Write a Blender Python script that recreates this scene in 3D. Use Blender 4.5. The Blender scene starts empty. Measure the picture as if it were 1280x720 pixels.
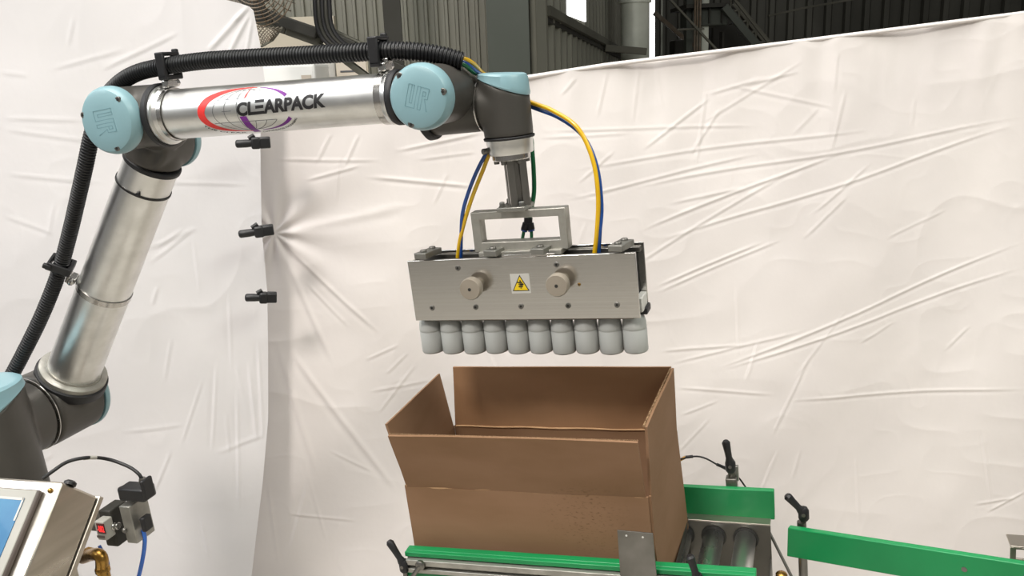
import bpy, bmesh, math, random
import numpy as np
from mathutils import Vector, Matrix, noise
random.seed(7); RNG = np.random.default_rng(7)
SC = bpy.context.scene
COL = SC.collection
rad = math.radians

# ---------------------------------------------------------------- camera
CZ = 1.85                      # eye height in metres
FPX = 1080.0                   # focal length in pixels of the 1280 px frame
PITCH, ROLL, YAW = rad(14.2), rad(6.6), rad(20.4)
EYE = Vector((0, 0, CZ))
GZ = CZ - .01
HEAD = Vector((-math.sin(YAW), math.cos(YAW), 0))
RIGHT0 = Vector((math.cos(YAW), math.sin(YAW), 0))
FWD = HEAD * math.cos(PITCH) + Vector((0, 0, -math.sin(PITCH)))
UP0 = RIGHT0.cross(FWD)
CR = RIGHT0 * math.cos(ROLL) - UP0 * math.sin(ROLL)
CU = RIGHT0 * math.sin(ROLL) + UP0 * math.cos(ROLL)
cam = bpy.data.cameras.new('camera'); camo = bpy.data.objects.new('camera', cam); COL.objects.link(camo)
cam.sensor_width = 36; cam.lens = 36 * FPX / 1280; cam.clip_start = 0.02; cam.clip_end = 200
M = Matrix((CR, CU, -FWD)).transposed().to_4x4(); M.translation = EYE
camo.matrix_world = M
SC.camera = camo

# ---------------------------------------------------------------- world, lights, exposure
W = bpy.data.worlds.new('hall_light'); SC.world = W; W.use_nodes = True
W.node_tree.nodes['Background'].inputs[0].default_value = (1.0, 0.97, 0.94, 1)
W.node_tree.nodes['Background'].inputs[1].default_value = 0.26
SC.view_settings.view_transform = 'Standard'; SC.view_settings.look = 'None'
SC.view_settings.gamma = 1; SC.view_settings.exposure = -0.3
SC.view_settings.use_curve_mapping = False
def area(name, loc, target, sx, sy, power, col):
    l = bpy.data.lights.new(name, 'AREA'); l.shape = 'RECTANGLE'; l.size = sx; l.size_y = sy
    l.energy = power; l.color = col
    o = bpy.data.objects.new(name, l); COL.objects.link(o); o.location = loc
    o.rotation_euler = (Vector(target) - Vector(loc)).to_track_quat('-Z', 'Y').to_euler()
    return o
# roof lights of the hall: a bright bay behind the camera, a dimmer daylight strip to the left; the east one is added fill
area('roof_bay_lamp', (-1.25, -3.0, 6.4), (-.45, 1.35, 1.1), 1.1, 1.1, 325, (1.0, .94, .87))
area('roof_skylight', (-.9, .75, 6.4), (-.9, .95, 0), 5.0, 2.4, 370, (1.0, .97, .93))
area('roof_skylight_west', (-5.7, -1.3, 5.4), (-1.0, 1.2, 1.2), 4.0, 1.6, 210, (.93, .97, 1.0))
area('fill_light_east', (4.6, .6, 5.6), (-.2, 1.6, 1.0), 3.5, 1.4, 200, (.97, 1.0, .90))  # added fill that brightens right-facing sides, greenish like wall bounce

# ---------------------------------------------------------------- helpers
def at(px, py, Y):             # point where the sight line of a photo pixel meets the vertical plane y = Y
    v = FWD * FPX + CR * (px - 640) + CU * (360 - py)
    return EYE + v * (Y / v.y)
def atd(px, py, d):            # the same at horizontal distance d ahead of the camera
    v = FWD * FPX + CR * (px - 640) + CU * (360 - py)
    return EYE + v * (d / v.dot(HEAD))
def onpl(px, py, p0, n):
    v = FWD * FPX + CR * (px - 640) + CU * (360 - py)
    return EYE + v * ((p0 - EYE).dot(n) / v.dot(n))
def zabs(z): return CZ + z

def lin(h):
    h = h.lstrip('#'); out = []
    for i in (0, 2, 4):
        c = int(h[i:i+2], 16) / 255
        out.append(c / 12.92 if c <= .04045 else ((c + .055) / 1.055) ** 2.4)
    return out + [1]

def mat(name, col, rough=.5, metal=0, col2=None, scale=8, stretch=(1, 1, 1), bump=0, bscale=60, bstretch=None,
        rvar=0, detail=4, emit=0, trans=0, alpha=1, coat=0, contrast=(.35, .65), spec=None, aniso=0, ior=None, sss=0):
    m = bpy.data.materials.new(name); m.use_nodes = True
    nt = m.node_tree; N = nt.nodes; L = nt.links; b = N['Principled BSDF']
    c1 = lin(col); b.inputs['Base Color'].default_value = c1
    b.inputs['Roughness'].default_value = rough; b.inputs['Metallic'].default_value = metal
    if spec is not None: b.inputs['Specular IOR Level'].default_value = spec
    if aniso: b.inputs['Anisotropic'].default_value = aniso
    if coat: b.inputs['Coat Weight'].default_value = coat
    if trans: b.inputs['Transmission Weight'].default_value = trans
    if ior: b.inputs['IOR'].default_value = ior
    if emit: b.inputs['Emission Color'].default_value = c1; b.inputs['Emission Strength'].default_value = emit
    tc = N.new('ShaderNodeTexCoord')
    def nz(sc, st):
        mp = N.new('ShaderNodeMapping'); mp.inputs['Scale'].default_value = st
        n = N.new('ShaderNodeTexNoise'); n.inputs['Scale'].default_value = sc; n.inputs['Detail'].default_value = detail
        L.new(tc.outputs['Object'], mp.inputs['Vector']); L.new(mp.outputs['Vector'], n.inputs['Vector'])
        return n
    if col2 or rvar:
        n = nz(scale, stretch)
        r = N.new('ShaderNodeMapRange'); r.inputs['From Min'].default_value = contrast[0]; r.inputs['From Max'].default_value = contrast[1]
        L.new(n.outputs['Fac'], r.inputs['Value'])
        if col2:
            mx = N.new('ShaderNodeMix'); mx.data_type = 'RGBA'
            mx.inputs['A'].default_value = c1; mx.inputs['B'].default_value = lin(col2)
            L.new(r.outputs['Result'], mx.inputs['Factor']); L.new(mx.outputs['Result'], b.inputs['Base Color'])
        if rvar:
            q = N.new('ShaderNodeMapRange'); q.inputs['To Min'].default_value = rough - rvar; q.inputs['To Max'].default_value = rough + rvar
            L.new(r.outputs['Result'], q.inputs['Value']); L.new(q.outputs['Result'], b.inputs['Roughness'])
    if bump:
        n = nz(bscale, bstretch or (1, 1, 1))
        bp = N.new('ShaderNodeBump'); bp.inputs['Strength'].default_value = bump; bp.inputs['Distance'].default_value = .002
        L.new(n.outputs['Fac'], bp.inputs['Height']); L.new(bp.outputs['Normal'], b.inputs['Normal'])
    return m

MT = {
 'cloth':  mat('white_cloth', 'ece6e3', .9, 0, 'e2dcda', 1.6, bump=.25, bscale=38, spec=.2, detail=6),
 'cloth2': mat('white_cloth_cool', 'e6e3e4', .9, 0, 'dcdadc', 1.6, bump=.25, bscale=38, spec=.2, detail=6),
 'alu':    mat('turned_aluminium', 'e6e6e4', .3, 1, 'd9d9d6', 6, (1, 1, 1), rvar=.05),
 'tube':   mat('brushed_tube', 'eaeae8', .34, 1, 'dededb', 30, (1, 1, 1), rvar=.04),
 'steel':  mat('brushed_steel', 'dedcd8', .19, 1, 'dad8d4', 3, (.4, 1, 160), rvar=.05, detail=2),
 'steelb': mat('bright_steel', 'd2d0cc', .22, 1, 'b8b6b2', 40, rvar=.06),
 'inox':   mat('stainless_sheet', 'cfc8be', .34, 1, 'b9b2a6', 4, (1, 1, 8), rvar=.07),
 'dsteel': mat('dull_steel', '8e8c88', .42, 1, '77756f', 14, rvar=.08),
 'cast':   mat('cast_aluminium', 'b9b7b0', .5, .85, 'a5a39b', 30, rvar=.1, bump=.15, bscale=120),
 'cast2':  mat('worn_aluminium', 'a9a8a2', .45, .9, '8d8c86', 16, rvar=.1),
 'joint':  mat('dark_joint_paint', '53504c', .46, .35, '4a4844', 7, rvar=.06, bump=.03, bscale=300),
 'rubber': mat('black_rubber', '17171a', .55, 0, '222225', 30),
 'hose':   mat('conduit_black', '0d0e11', .45, 0, '141518', 20),
 'black':  mat('black_plastic', '141416', .45, 0, '1f1f21', 25),
 'blue':   mat('cap_blue', '86a9b1', .38, 0, '80a3ac', 5, coat=.1),
 'blue2':  mat('cap_emboss_shade', '7297a0', .45, 0, '6c919a', 5),  # darker than the cap: shade of the embossed lines put into the colour
 'ytube':  mat('yellow_tube', 'e2b61c', .28, 0, 'd8a812', 12, coat=.3),
 'btube':  mat('blue_tube', '1f4f9c', .28, 0, '16417f', 12, coat=.3),
 'gtube':  mat('green_tube', '0f6b3f', .3, 0, '0b5a34', 12, coat=.3),
 'bltube': mat('bright_blue_tube', '2a72d8', .25, 0, '2060c0', 12, coat=.3),
 'card':   mat('cardboard', '8c6d54', .85, 0, '83654b', 5, (1, 1, 3), bump=.12, bscale=45, bstretch=(9, 1, .7), spec=.25),
 'card_in':mat('cardboard_inside', '9a7657', .88, 0, '8f6d4f', 5, (1, 1, 3), bump=.12, bscale=45, bstretch=(9, 1, .7), spec=.2),
 'flute':  mat('cardboard_cut_edge', 'c2a27b', .9, 0, '6f543a', 260, (1, 1, .05)),
 'crease': mat('pale_crease', 'b8946e', .9, 0, 'a68360', 30),  # paler than the board, along the folds
 'frame':  mat('conveyor_frame', '6e6c67', .45, .9, '5f5d58', 6, rvar=.06),
 'green':  mat('green_plastic', '0e884c', .38, 0, '0c8047', 9, rvar=.05),
 'bottle': mat('grey_plastic_bottle', 'b2b4b1', .38, 0, 'abadaa', 6, spec=.4),
 'knob':   mat('pale_nylon', '958c7f', .42, 0, '8b8275', 16),
 'nylon':  mat('white_nylon', 'd9d8d2', .45, 0, 'cfcec8', 16),
 'dark':   mat('dark_gap', '1d1d1c', .6, 0, '2a2926', 14),
 'brass':  mat('brass', 'b08a4a', .3, 1, '97733a', 22, rvar=.08),
 'yellow': mat('sign_yellow', 'eccb22', .45, 0, 'e6c41c', 9),
 'sticker':mat('sticker_paper', 'c6c4be', .5, 0, 'bebcb6', 9),
 'ink':    mat('black_print', '141214', .5, 0, '1a181a', 9),
 'red':    mat('red_print', 'e03a36', .4, 0, 'd8322e', 9),
 'purple': mat('purple_print', '7a2390', .4, 0, '711f88', 9),
 'grey':   mat('grey_print', '5d5f62', .45, 0, '55575a', 9),
 'sheet':  mat('galvanised_sheet', '8f8e82', .5, .1, '7d7c71', .7, (1, 1, .3), rvar=.06),
 'sheetd': mat('galvanised_sheet_dark', '5c5c54', .55, .2, '4a4a43', .8, (1, 1, .3), rvar=.06),
 'beam':   mat('painted_steel_beam', '67665b', .6, .1, '55544a', 1.2),
 'beamd':  mat('dark_steel_beam', '33322d', .6, .1, '28271f', 1.5),
 'colm':   mat('grey_green_column', '50554e', .55, .1, '464b44', .8),
 'zinc':   mat('galvanised_duct', 'e4e8dc', .45, .1, 'b8bdb0', 1.4, rvar=.1),
 'floor':  mat('concrete_floor', 'b4afa6', .6, 0, 'a8a39a', .8, bump=.1, bscale=20),
 'plaster':mat('cream_plaster', 'cfc6b4', .85, 0, 'c6bdab', .7),
 'white':  mat('white_board', 'fbfbf8', .6, 0, 'f4f4f0', 2),
 'paper':  mat('notice_paper', 'd8cec0', .8, 0, 'cdc2b3', 3),
 'rust':   mat('rust_wire', '7c7468', .55, .3, '6a5a48', 9),
 'day':    mat('daylight_pane', 'ffffff', .5, 0, emit=2.2),
 'screen': mat('touch_screen', '24618f', .5, 0, '3a7ba0', 9, emit=0, coat=.1, contrast=(.3, .7), bump=.2, bscale=25),
 'bezel':  mat('bezel_grey', 'a9a79f', .45, 0, '9e9c94', 6),
 'bezeld': mat('bezel_edge', '5f5550', .5, 0, '554c47', 6),
 'led':    mat('red_led', 'ff3030', .5, 0, emit=1.6),
 'ledbg':  mat('red_display', '4a0508', .3, 0, emit=.06),
}
def add_wear(m, centre, radius, col):      # dark scuffs around one spot of the board
    nt = m.node_tree; N = nt.nodes; L = nt.links; b = N['Principled BSDF']
    tc = N.new('ShaderNodeTexCoord'); src = b.inputs['Base Color'].links[0].from_socket
    g = N.new('ShaderNodeVectorMath'); g.operation = 'DISTANCE'; g.inputs[1].default_value = centre
    geo = N.new('ShaderNodeNewGeometry'); L.new(geo.outputs['Position'], g.inputs[0])
    r = N.new('ShaderNodeMapRange'); r.inputs['From Min'].default_value = radius; r.inputs['From Max'].default_value = radius * .2
    L.new(g.outputs['Value'], r.inputs['Value'])
    mp = N.new('ShaderNodeMapping'); mp.inputs['Scale'].default_value = (1, 1, 2.6); mp.inputs['Rotation'].default_value = (0, -.7, 0)
    L.new(geo.outputs['Position'], mp.inputs['Vector'])
    n = N.new('ShaderNodeTexNoise'); n.inputs['Scale'].default_value = 150; n.inputs['Detail'].default_value = 3
    L.new(mp.outputs['Vector'], n.inputs['Vector'])
    q = N.new('ShaderNodeMapRange'); q.inputs['From Min'].default_value = .575; q.inputs['From Max'].default_value = .72
    L.new(n.outputs['Fac'], q.inputs['Value'])
    mu = N.new('ShaderNodeMath'); mu.operation = 'MULTIPLY'; L.new(r.outputs[0], mu.inputs[0]); L.new(q.outputs[0], mu.inputs[1])
    mx = N.new('ShaderNodeMix'); mx.data_type = 'RGBA'; mx.inputs['B'].default_value = lin(col)
    L.new(src, mx.inputs['A']); L.new(mu.outputs[0], mx.inputs['Factor']); L.new(mx.outputs['Result'], b.inputs['Base Color'])

class MB:
    def __init__(s): s.v = []; s.f = []
    def add(s, vs, fs):
        o = len(s.v); s.v += [Vector(v) for v in vs]; s.f += [tuple(i + o for i in f) for f in fs]; return s
    def box(s, c, sz, R=None):
        c = Vector(c); vs = []
        for x in (-.5, .5):
            for y in (-.5, .5):
                for z in (-.5, .5):
                    p = Vector((x * sz[0], y * sz[1], z * sz[2])); vs.append(c + (R @ p if R else p))
        return s.add(vs, [(0, 1, 3, 2), (4, 6, 7, 5), (0, 4, 5, 1), (2, 3, 7, 6), (0, 2, 6, 4), (1, 5, 7, 3)])
    def bb(s, a, b):
        a = Vector(a); b = Vector(b); return s.box((a + b) / 2, [abs(q) for q in (b - a)])
    def lathe(s, p, d, prof, n=40, start=None):       # prof: (distance along d, radius)
        p = Vector(p); d = Vector(d).normalized(); a = d.orthogonal().normalized(); b = d.cross(a)
        vs = []; fs = []
        for (t, r) in prof:
            for k in range(n):
                w = 2 * math.pi * k / n; vs.append(p + d * t + (a * math.cos(w) + b * math.sin(w)) * max(r, 1e-5))
        m = len(prof)
        for i in range(m - 1):
            for k in range(n):
                k2 = (k + 1) % n; fs.append((i * n + k, i * n + k2, (i + 1) * n + k2, (i + 1) * n + k))
        fs.append(tuple(range(n - 1, -1, -1))); fs.append(tuple((m - 1) * n + k for k in range(n)))
        return s.add(vs, fs)
    def cyl(s, a, b, r, r2=None, n=32):
        a = Vector(a); b = Vector(b); return s.lathe(a, b - a, [(0, r), ((b - a).length, r if r2 is None else r2)], n)
    def ring(s, p, d, r0, r1, h, n=40):               # flat ring (tube wall)
        p = Vector(p); d = Vector(d).normalized(); a = d.orthogonal().normalized(); b = d.cross(a); vs = []; fs = []
        for k in range(n):
            w = 2 * math.pi * k / n; u = a * math.cos(w) + b * math.sin(w)
            vs += [p + u * r0, p + u * r1, p + u * r1 + d * h, p + u * r0 + d * h]
        for k in range(n):
            q = ((k + 1) % n) * 4; k *= 4
            for i in range(4): j = (i + 1) % 4; fs.append((k + i, q + i, q + j, k + j))
        return s.add(vs, fs)
    def tube(s, pts, rfun, n=12):
        pts = [Vector(p) for p in pts]; vs = []; fs = []; m = len(pts)
        T = [(pts[min(i + 1, m - 1)] - pts[max(i - 1, 0)]).normalized() for i in range(m)]
        a = T[0].orthogonal().normalized()
        for i in range(m):
            a = (a - T[i] * a.dot(T[i])).normalized(); b = T[i].cross(a)
            r = rfun(i) if callable(rfun) else rfun
            for k in range(n):
                w = 2 * math.pi * k / n; vs.append(pts[i] + (a * math.cos(w) + b * math.sin(w)) * r)
        for i in range(m - 1):
            for k in range(n):
                k2 = (k + 1) % n; fs.append((i * n + k, i * n + k2, (i + 1) * n + k2, (i + 1) * n + k))
        fs.append(tuple(range(n - 1, -1, -1))); fs.append(tuple((m - 1) * n + k for k in range(n)))
        return s.add(vs, fs)
    def prism(s, poly, d):                             # poly: list of 3-D points, extruded by vector d
        poly = [Vector(p) for p in poly]; d = Vector(d); n = len(poly)
        vs = poly + [p + d for p in poly]
        fs = [tuple(range(n - 1, -1, -1)), tuple(range(n, 2 * n))] + [(i, (i + 1) % n, n + (i + 1) % n, n + i) for i in range(n)]
        return s.add(vs, fs)
    def bar(s, a, b, w, h, up=(0, 0, 1)):              # rectangular bar between two points
        a = Vector(a); b = Vector(b); d = (b - a).normalized(); up = Vector(up)
        x = d.cross(up).normalized() if abs(d.dot(up)) < .999 else d.orthogonal().normalized(); y = x.cross(d)
        q = [x * (w / 2) + y * (h / 2), -x * (w / 2) + y * (h / 2), -x * (w / 2) - y * (h / 2), x * (w / 2) - y * (h / 2)]
        return s.prism([a + p for p in q], b - a)
    def sheet(s, c, th, nu=14, nv=8, dn=0, seed=0, bow=0):    # quad a,b,c,d -> thin board with thickness, a little uneven
        A, B, C, D = [Vector(p) for p in c]; n = (B - A).cross(D - A).normalized(); vs = []; fs = []
        for lay in (0, 1):
            for j in range(nv + 1):
                for i in range(nu + 1):
                    u = i / nu; v = j / nv
                    p = (A * (1 - u) + B * u) * (1 - v) + (D * (1 - u) + C * u) * v
                    e = bow * 4 * u * (1 - u) * v
                    if dn: e += dn * noise.noise(p * 9 + Vector((seed, 0, 0)))
                    vs.append(p + n * (e + (th if lay else 0)))
        k = (nu + 1) * (nv + 1); I = lambda l, i, j: l * k + j * (nu + 1) + i
        for j in range(nv):
            for i in range(nu):
                fs.append((I(0, i, j), I(0, i, j + 1), I(0, i + 1, j + 1), I(0, i + 1, j)))
                fs.append((I(1, i, j), I(1, i + 1, j), I(1, i + 1, j + 1), I(1, i, j + 1)))
        for i in range(nu):
            fs.append((I(0, i, 0), I(0, i + 1, 0), I(1, i + 1, 0), I(1, i, 0))); fs.append((I(0, i + 1, nv), I(0, i, nv), I(1, i, nv), I(1, i + 1, nv)))
        for j in range(nv):
            fs.append((I(0, 0, j + 1), I(0, 0, j), I(1, 0, j), I(1, 0, j + 1))); fs.append((I(0, nu, j), I(0, nu, j + 1), I(1, nu, j + 1), I(1, nu, j)))
        return s.add(vs, fs)

WL = {}
def wl(o): return WL.get(o.name, Vector((0, 0, 0)))
def obj(name, mb, m, parent=None, bevel=0, smooth=40, remesh=0, fix=True):
    me = bpy.data.meshes.new(name); off = Vector((0, 0, 0))
    vs = mb.v
    if parent is None:
        xs = [v.x for v in vs]; ys = [v.y for v in vs]; zs = [v.z for v in vs]
        off = Vector(((min(xs) + max(xs)) / 2, (min(ys) + max(ys)) / 2, min(zs)))
        vs = [v - off for v in vs]
    me.from_pydata([tuple(v) for v in vs], [], mb.f); me.update()
    if fix:
        bm = bmesh.new(); bm.from_mesh(me); bmesh.ops.recalc_face_normals(bm, faces=bm.faces); bm.to_mesh(me); bm.free()
    me.materials.append(MT[m])
    if smooth: 
        me.polygons.foreach_set('use_smooth', [True] * len(me.polygons)); me.set_sharp_from_angle(angle=rad(smooth))
    o = bpy.data.objects.new(name, me); COL.objects.link(o)
    if parent is None: o.location = off; WL[o.name] = off
    else: o.parent = parent; o.location = -wl(parent)
    if remesh:
        r = o.modifiers.new('cast_shape', 'REMESH'); r.mode = 'VOXEL'; r.voxel_size = remesh; r.use_smooth_shade = True
        q = o.modifiers.new('fillets', 'SMOOTH'); q.factor = .5; q.iterations = 9
    if bevel:
        b = o.modifiers.new('edges', 'BEVEL'); b.width = bevel; b.segments = 2; b.limit_method = 'ANGLE'; b.angle_limit = rad(40)
    return o
def tag(o, label=None, cat=None, group=None, kind=None):
    if label: o['label'] = label
    if cat: o['category'] = cat
    if group: o['group'] = group
    if kind: o['kind'] = kind
    return o
def thing(name, loc, label, cat, group=None):
    o = bpy.data.objects.new(name, None); COL.objects.link(o); o.location = loc; o.empty_display_size = .05
    WL[o.name] = Vector(loc); return tag(o, label, cat, group)
def struct(name, mb, m, **k): return tag(obj(name, mb, m, **k), kind='structure')
def spline(P, step=.006):      # Catmull-Rom through the points, even steps
    P = [Vector(p) for p in P]; P = [P[0] * 2 - P[1]] + P + [P[-1] * 2 - P[-2]]; out = []
    for i in range(1, len(P) - 2):
        a, b, c, d = P[i-1], P[i], P[i+1], P[i+2]
        for k in range(40):
            t = k / 40; out.append(.5 * ((2 * b) + (c - a) * t + (2*a - 5*b + 4*c - d) * t*t + (3*b - a - 3*c + d) * t**3))
    out.append(P[-2]); res = [out[0]]; acc = 0
    for a, b in zip(out, out[1:]):
        L = (b - a).length; 
        if L < 1e-9: continue
        while acc + L >= step:
            t = (step - acc) / L; a = a + (b - a) * t; res.append(a); L = (b - a).length; acc = 0
            if L < 1e-9: break
        acc += L
    res.append(out[-1]); return res
X, Y_, Z_ = Vector((1, 0, 0)), Vector((0, 1, 0)), Vector((0, 0, 1))

# ================================================================ the hall behind
AL = rad(4.3)
BR = (RIGHT0 * math.cos(AL) - Z_ * math.sin(AL)); BU = (Z_ * math.cos(AL) + RIGHT0 * math.sin(AL))   # building's right and up
RB = Matrix((BR, HEAD, BU)).transposed()
def bpt(a, d, c): return EYE + BR * a + HEAD * d + BU * c
def bco(p): q = p - EYE; return q.dot(BR), q.dot(HEAD), q.dot(BU)
def bbox(mb, x0, x1, d, th, c0, c1, y=45):             # upright box: photo columns x0..x1 at distance d, heights c0..c1 above the eye
    a0 = bco(atd(x0, y, d))[0]; a1 = bco(atd(x1, y, d))[0]
    return mb.box(bpt((a0 + a1) / 2, d + th / 2, (c0 + c1) / 2), (a1 - a0, th, c1 - c0), RB)
def corrugated(A, B, c0, c1, pitch, depth, side=-1):   # trapezoid sheet from plan point A to B (a, d)
    A = Vector(A); B = Vector(B); L = (B - A).length; t = (B - A) / L; nrm = Vector((-t.y, t.x)) * side
    n = int(L / pitch); prof = []
    for i in range(n):
        for (f, h) in ((0, 0), (.55, 0), (.65, 1), (.9, 1)): prof.append((i * pitch + f * pitch, h * depth))
    prof.append((n * pitch, 0)); mb = MB(); vs = []; fs = []
    for (s_, h) in prof:
        q = A + t * s_ + nrm * h
        vs += [bpt(q.x, q.y, c0), bpt(q.x, q.y, c1)]
    for i in range(len(prof) - 1): fs.append((2*i, 2*i+2, 2*i+3, 2*i+1))
    return mb.add(vs, fs)
fl = MB(); fl.bb((-30, -12, -.1), (30, 60, 0)); struct('floor', fl, 'floor')
def pa(x, d, y=45): return (bco(atd(x, y, d))[0], d)
w = struct('wall_back', corrugated(pa(-500, 7.6), pa(672, 7.6), -2.4, 4.5, .085, .03), 'sheet', smooth=0, fix=False)
w = struct('wall_side', corrugated(pa(660, 7.9), pa(800, 24), -2.4, 4.5, .42, .12), 'sheet', smooth=0, fix=False)
w = struct('wall_far', corrugated(pa(790, 26), pa(1700, 22), -3, 7, .5, .15), 'sheetd', smooth=0, fix=False)
# openings with daylight
def wline(x):          # plan point on the side wall seen at photo column x
    A = Vector(pa(660, 7.9)); B = Vector(pa(800, 24)); lo, hi = 0, 1
    for _ in range(40):
        m_ = (lo + hi) / 2; q = A + (B - A) * m_
        v = bpt(q.x, q.y, .3) - EYE; sx = 640 + FPX * v.dot(CR) / v.dot(FWD)
        if sx < x: lo = m_
        else: hi = m_
    return A + (B - A) * lo
wa, wb = wline(695), wline(719)
t = (wb - wa).normalized(); nn = Vector((t.y, -t.x))
win = MB(); q = wa + nn * .14; q2 = wb + nn * .14
c_lo = bco(atd(707, 24, (wa.y + wb.y) / 2))[2]
win.prism([bpt(q.x, q.y, c_lo), bpt(q2.x, q2.y, c_lo), bpt(q2.x, q2.y, 4.0), bpt(q.x, q.y, 4.0)], HEAD * .02 + RIGHT0 * -.02)
wino = struct('window_1', win, 'day', smooth=0)
g = MB(); 
for k in range(3):
    cc = c_lo + .9 * (k + 1); g.bar(bpt(q.x, q.y, cc) - RIGHT0 * -.03, bpt(q2.x, q2.y, cc) - RIGHT0 * -.03, .04, .04)
obj('glazing_bar', g, 'beam', wino, smooth=0)
sl = MB(); bbox(sl, 812.5, 818.5, 21, .1, -3, 6, 40); struct('window_2', sl, 'day', smooth=0)
# long girt along the side wall
ga, gb = wline(668), wline(785)
gi = MB(); z1 = bco(atd(672, 14, ga.y))[2]
zz = bco(atd(780, 75, gb.y))[2]
gi.bar(bpt(ga.x + .12, ga.y, z1), bpt(gb.x + .2, gb.y, zz), .07, .09)
struct('trim_1', gi, 'beam', smooth=0)
gi = MB(); gi.bar(bpt(ga.x + .1, ga.y, z1 - .07), bpt(gb.x + .16, gb.y, zz - .12), .04, .05); struct('trim_2', gi, 'beamd', smooth=0)
def column(name, x0, x1, d, m, label, flanges=True, c0=-GZ, c1=4, th=.22):
    th_ = thing(name, bpt(bco(atd((x0 + x1) / 2, 45, d))[0], d, c0), label, 'column')
    mb = MB(); bbox(mb, x0, x1, d, .02, c0, c1); obj('front_flange', mb, m, th_, smooth=0, bevel=.004)
    mid = (x0 + x1) / 2
    mb = MB(); bbox(mb, mid - 1.5, mid + 1.5, d + .02, th, c0, c1); obj('web', mb, m, th_, smooth=0)
    mb = MB(); bbox(mb, x0, x1, d + .02 + th, .02, c0, c1); obj('rear_flange', mb, m, th_, smooth=0)
    return th_
c = column('steel_column', 609, 662, 6.9, 'colm', 'wide grey-green steel column standing just left of the bright window')
mb = MB(); bbox(mb, 662.5, 671, 7.0, .12, -GZ, 4); obj('side_channel', mb, 'beam', c, smooth=0, bevel=.01)
column('steel_column', 481, 503, 6.6, 'beamd', 'narrow dark steel column behind the right hose holder')
# thick round duct and the handrail in front of it
dd = thing('round_duct', bpt(bco(atd(794, 45, 13.5))[0], 13.5, -GZ), 'pale galvanised round upright duct beside the thin strip of daylight', 'duct')
a0 = bco(atd(776, 45, 13.5))[0]; a1 = bco(atd(811.5, 45, 13.5))[0]; r_ = (a1 - a0) / 2
mb = MB(); mb.lathe(bpt((a0 + a1) / 2, 13.5, -GZ), BU, [(0, r_), (6.5, r_)], 48); obj('duct_pipe', mb, 'zinc', dd)
for cc in (.9, 2.6):
    mb = MB(); mb.ring(bpt((a0 + a1) / 2, 13.5, cc), BU, r_, r_ + .03, .05); obj('joint_band', mb, 'zinc', dd)
hr = MB(); hr.bar(atd(756, 60, 13), atd(808, 64.5, 13), .08, .1)
tag(obj('handrail', hr, 'beam', smooth=0, bevel=.01), 'level grey handrail crossing in front of the round duct', 'rail')
# stair and platform at the right
def thick_line(name, pts, d, wpx, m, label=None, cat=None, parent=None, th=.12):
    mb = MB(); w_ = wpx / FPX * d
    for (p, q_) in zip(pts, pts[1:]): mb.bar(atd(*p, d), atd(*q_, d), th, w_, BU)
    o = obj(name, mb, m, parent, smooth=0, bevel=.006)
    return tag(o, label, cat) if label else o
st = thing('steel_staircase', bpt(bco(atd(930, 50, 15))[0], 15, -GZ), 'pale steel staircase descending to the right behind the curtain top', 'staircase')
thick_line('stringer', [(905, 8), (990, 110)], 15, 9, 'colm', parent=st)
thick_line('stringer', [(918, 4), (1003, 108)], 15.9, 8, 'beam', parent=st)
thick_line('handrail', [(912, -8), (985, 85)], 15, 2.4, 'beam', parent=st, th=.05)
for k in range(6):
    x0 = 909 + k * 10.5
    thick_line('stair_tread', [(x0, 16 + k * 13), (x0 + 12, 13 + k * 13)], 15.45, 1.8, 'beam', parent=st, th=.9)
    if k < 4: thick_line('baluster', [(x0 + 4, 12 + k * 12.6), (x0 + 5, -3 + k * 12.8)], 15, 1.2, 'beam', parent=st, th=.04)
pf = thing('steel_platform', bpt(bco(atd(890, 20, 15.2))[0], 15.2, -GZ), 'grey-green steel platform on posts at the head of the staircase', 'platform')
mb = MB(); bbox(mb, 866, 910, 15.2, 1.0, bco(atd(888, 32, 15.2))[2], bco(atd(888, 10, 15.2))[2], 20); obj('deck_box', mb, 'colm', pf, smooth=0, bevel=.02)
mb = MB(); bbox(mb, 858, 915, 15.0, 1.3, bco(atd(888, 9, 15))[2], bco(atd(888, 4, 15))[2], 8); obj('deck_edge', mb, 'beamd', pf, smooth=0)
for x0, x1, m in ((858, 866, 'colm'), (877, 886, 'zinc'), (903, 906, 'beamd')):
    mb = MB(); bbox(mb, x0, x1, 15.3, .2, -GZ, 1.4 if x0 < 900 else .5, 40); obj('post', mb, m, pf, smooth=0, bevel=.01)
for x0 in (868.5, 871.5, 875):
    mb = MB(); a_ = bco(atd(x0, 40, 14.9))[0]; mb.cyl(bpt(a_, 14.9, -GZ), bpt(a_, 14.9, 2.0), .018, n=12); obj('riser_pipe', mb, 'rust', pf)
for x0 in (886.5, 902):
    mb = MB(); bbox(mb, x0, x0 + 1.6, 15.1, .06, bco(atd(888, 29, 15.1))[2], bco(atd(888, 10, 15.1))[2], 20); obj('stiffener', mb, 'beamd', pf, smooth=0)
thick_line('diagonal_brace', [(838, 0), (903, 70)], 14.4, 2.6, 'beam', 'thin steel brace running diagonally across the posts of the platform', 'brace', th=.06)
thick_line('wall_girt', [(818, 16), (866, 58)], 19, 5, 'rust', 'rusty girt falling to the right of the daylight strip', 'girt')
thick_line('level_tie', [(846, 37), (880, 36)], 14.6, 2.2, 'beam', 'short level steel tie between the wall and the platform posts', 'tie bar', th=.06)
mb = MB(); bbox(mb, 826.5, 828.2, 20, .06, -2, 4, 40); tag(obj('wall_pipe', mb, 'zinc', smooth=0), 'thin upright pipe on the sheet wall right of the daylight strip', 'pipe')
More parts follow.
